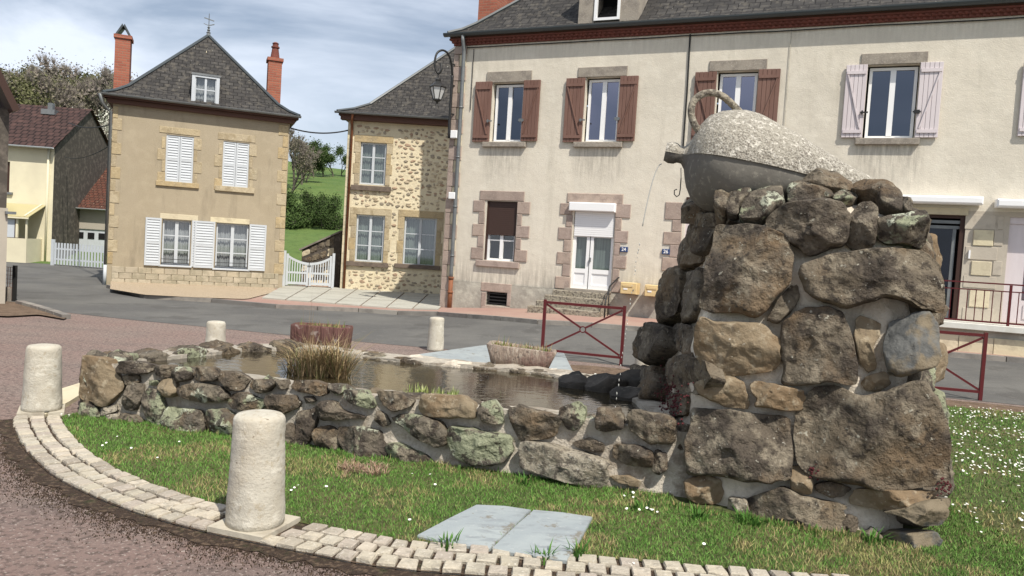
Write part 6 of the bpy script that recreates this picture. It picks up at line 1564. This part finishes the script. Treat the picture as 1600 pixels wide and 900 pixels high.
for px_, py_ in ((1163, 820), (1178, 825), (1360, 852), (820, 760), (1000, 800), (1090, 812), (700, 860), (850, 880), (905, 872)):
    tuft(mb, cl, G(px_, py_), 26, .10, .07, .006, [(.05, .13, .02), (.08, .18, .03)], rr, .9)
tag(mb.build('grass_tufts', M['grassblade'], attr=cl, kind='stuff'), 'longer grass tufts growing along the foot of the stone walls', 'grass')
# daisies
mb = MB(); ey = MB()
def daisy(x, y):
    r_ = rr.uniform(.006, .0105); z = .042; tx, ty = rr.uniform(-.3, .3), rr.uniform(-.5, .0); i = len(mb.v); mb.v.append((x, y, z))
    for k in range(8): a = k*math.pi/4; dx, dy = math.cos(a)*r_, math.sin(a)*r_; mb.v.append((x+dx, y+dy, z+dx*tx-dy*ty))
    for k in range(8): mb.f.append((i, i+1+k, i+1+(k+1) % 8))
    i = len(ey.v); r2_ = r_*.3; z += .002
    for k in range(5): a = k*math.pi/2.5; ey.v.append((x+math.cos(a)*r2_, y+math.sin(a)*r2_, z))
    ey.f.append(tuple(range(i, i+5)))
n = 0
while n < 5200:
    x, y = rr.uniform(.8, 7.5), rr.uniform(4.6, 10.3)
    if not inpoly(x, y, lawnpoly) or inpoly(x, y, tower_poly) or inpoly(x, y, path_p): n += .2; continue
    n += 1
    if noise.noise(Vector((x*.9, y*.9, 5)))*.7+.5*sm((y-5)/2) > rr.uniform(-.05, .6): daisy(x, y)
for px_, py_ in ((460, 762), (455, 766), (466, 758), (510, 760), (644, 740), (672, 741), (680, 757), (108, 648), (96, 647), (166, 692), (160, 696), (183, 682), (246, 715), (640, 812), (205, 700), (280, 690), (108, 650), (1100, 850), (990, 880)):
    p = G(px_, py_, .04); daisy(p.x, p.y)
d_o = tag(mb.build('daisies', M['daisy'], kind='stuff'), 'small white daisies scattered over the lawn, thickest right of the pier', 'daisies'); tag(ey.build('daisy_hearts', M['daisy_eye'], d_o, kind='stuff'))
# dry reed clump and green shoots in the pool
mb = MB(); cl = []; c = AT(498, 588, 6.75); c.z = .40; DG = [(.34, .25, .13), (.24, .17, .08), (.42, .33, .19), (.15, .10, .05), (.13, .14, .05), (.28, .2, .12)]
for k in range(26): q = c+Vector((rr.gauss(0, .12), rr.gauss(0, .07), 0)); tuft(mb, cl, q, 44, rr.uniform(.2, .42), .06, .003, DG, rr, 1.7)
for k in range(5): q = c+Vector((rr.uniform(-.15, .15), 0, 0)); tuft(mb, cl, q, 2, .85, .02, .0015, DG, rr, .08)
tag(mb.build('reed_clump', M['grassblade'], attr=cl), 'tall dry brown reed clump growing out of the pool', 'reeds')
mb = MB(); cl = []
for k in range(30): q = AT(lerp(632, 714, rr.random()), 612, 5.98+rr.uniform(-.05, .12)); q.z = .40; tuft(mb, cl, q, 6, .13, .02, .004, [(.28, .33, .10), (.18, .26, .06), (.4, .42, .2)], rr, .35)
tag(mb.build('iris_shoots', M['grassblade'], attr=cl), 'short green iris shoots standing in the water along the front pool wall', 'plant')
# dead grass heap on the lawn
mb = MB(); cl = []
for k in range(60): q = G(lerp(535, 605, rr.random()), 738+rr.gauss(0, 5)); q.z = .01; tuft(mb, cl, q, 12, .05, .04, .003, [(.3, .2, .13), (.22, .14, .1), (.38, .29, .2)], rr, 1.6)
for k in range(8): q = G(rr.gauss(612, 7), rr.gauss(775, 3)); tuft(mb, cl, q, 8, .03, .03, .003, [(.16, .07, .05), (.12, .08, .05)], rr, 1.5)
tag(mb.build('dead_grass', M['drygrass'], attr=cl), 'patch of dead brown grass cuttings on the lawn before the pool wall', 'dry grass', kind='stuff')
print('objects', len(bpy.data.objects), 'setts', nsett)
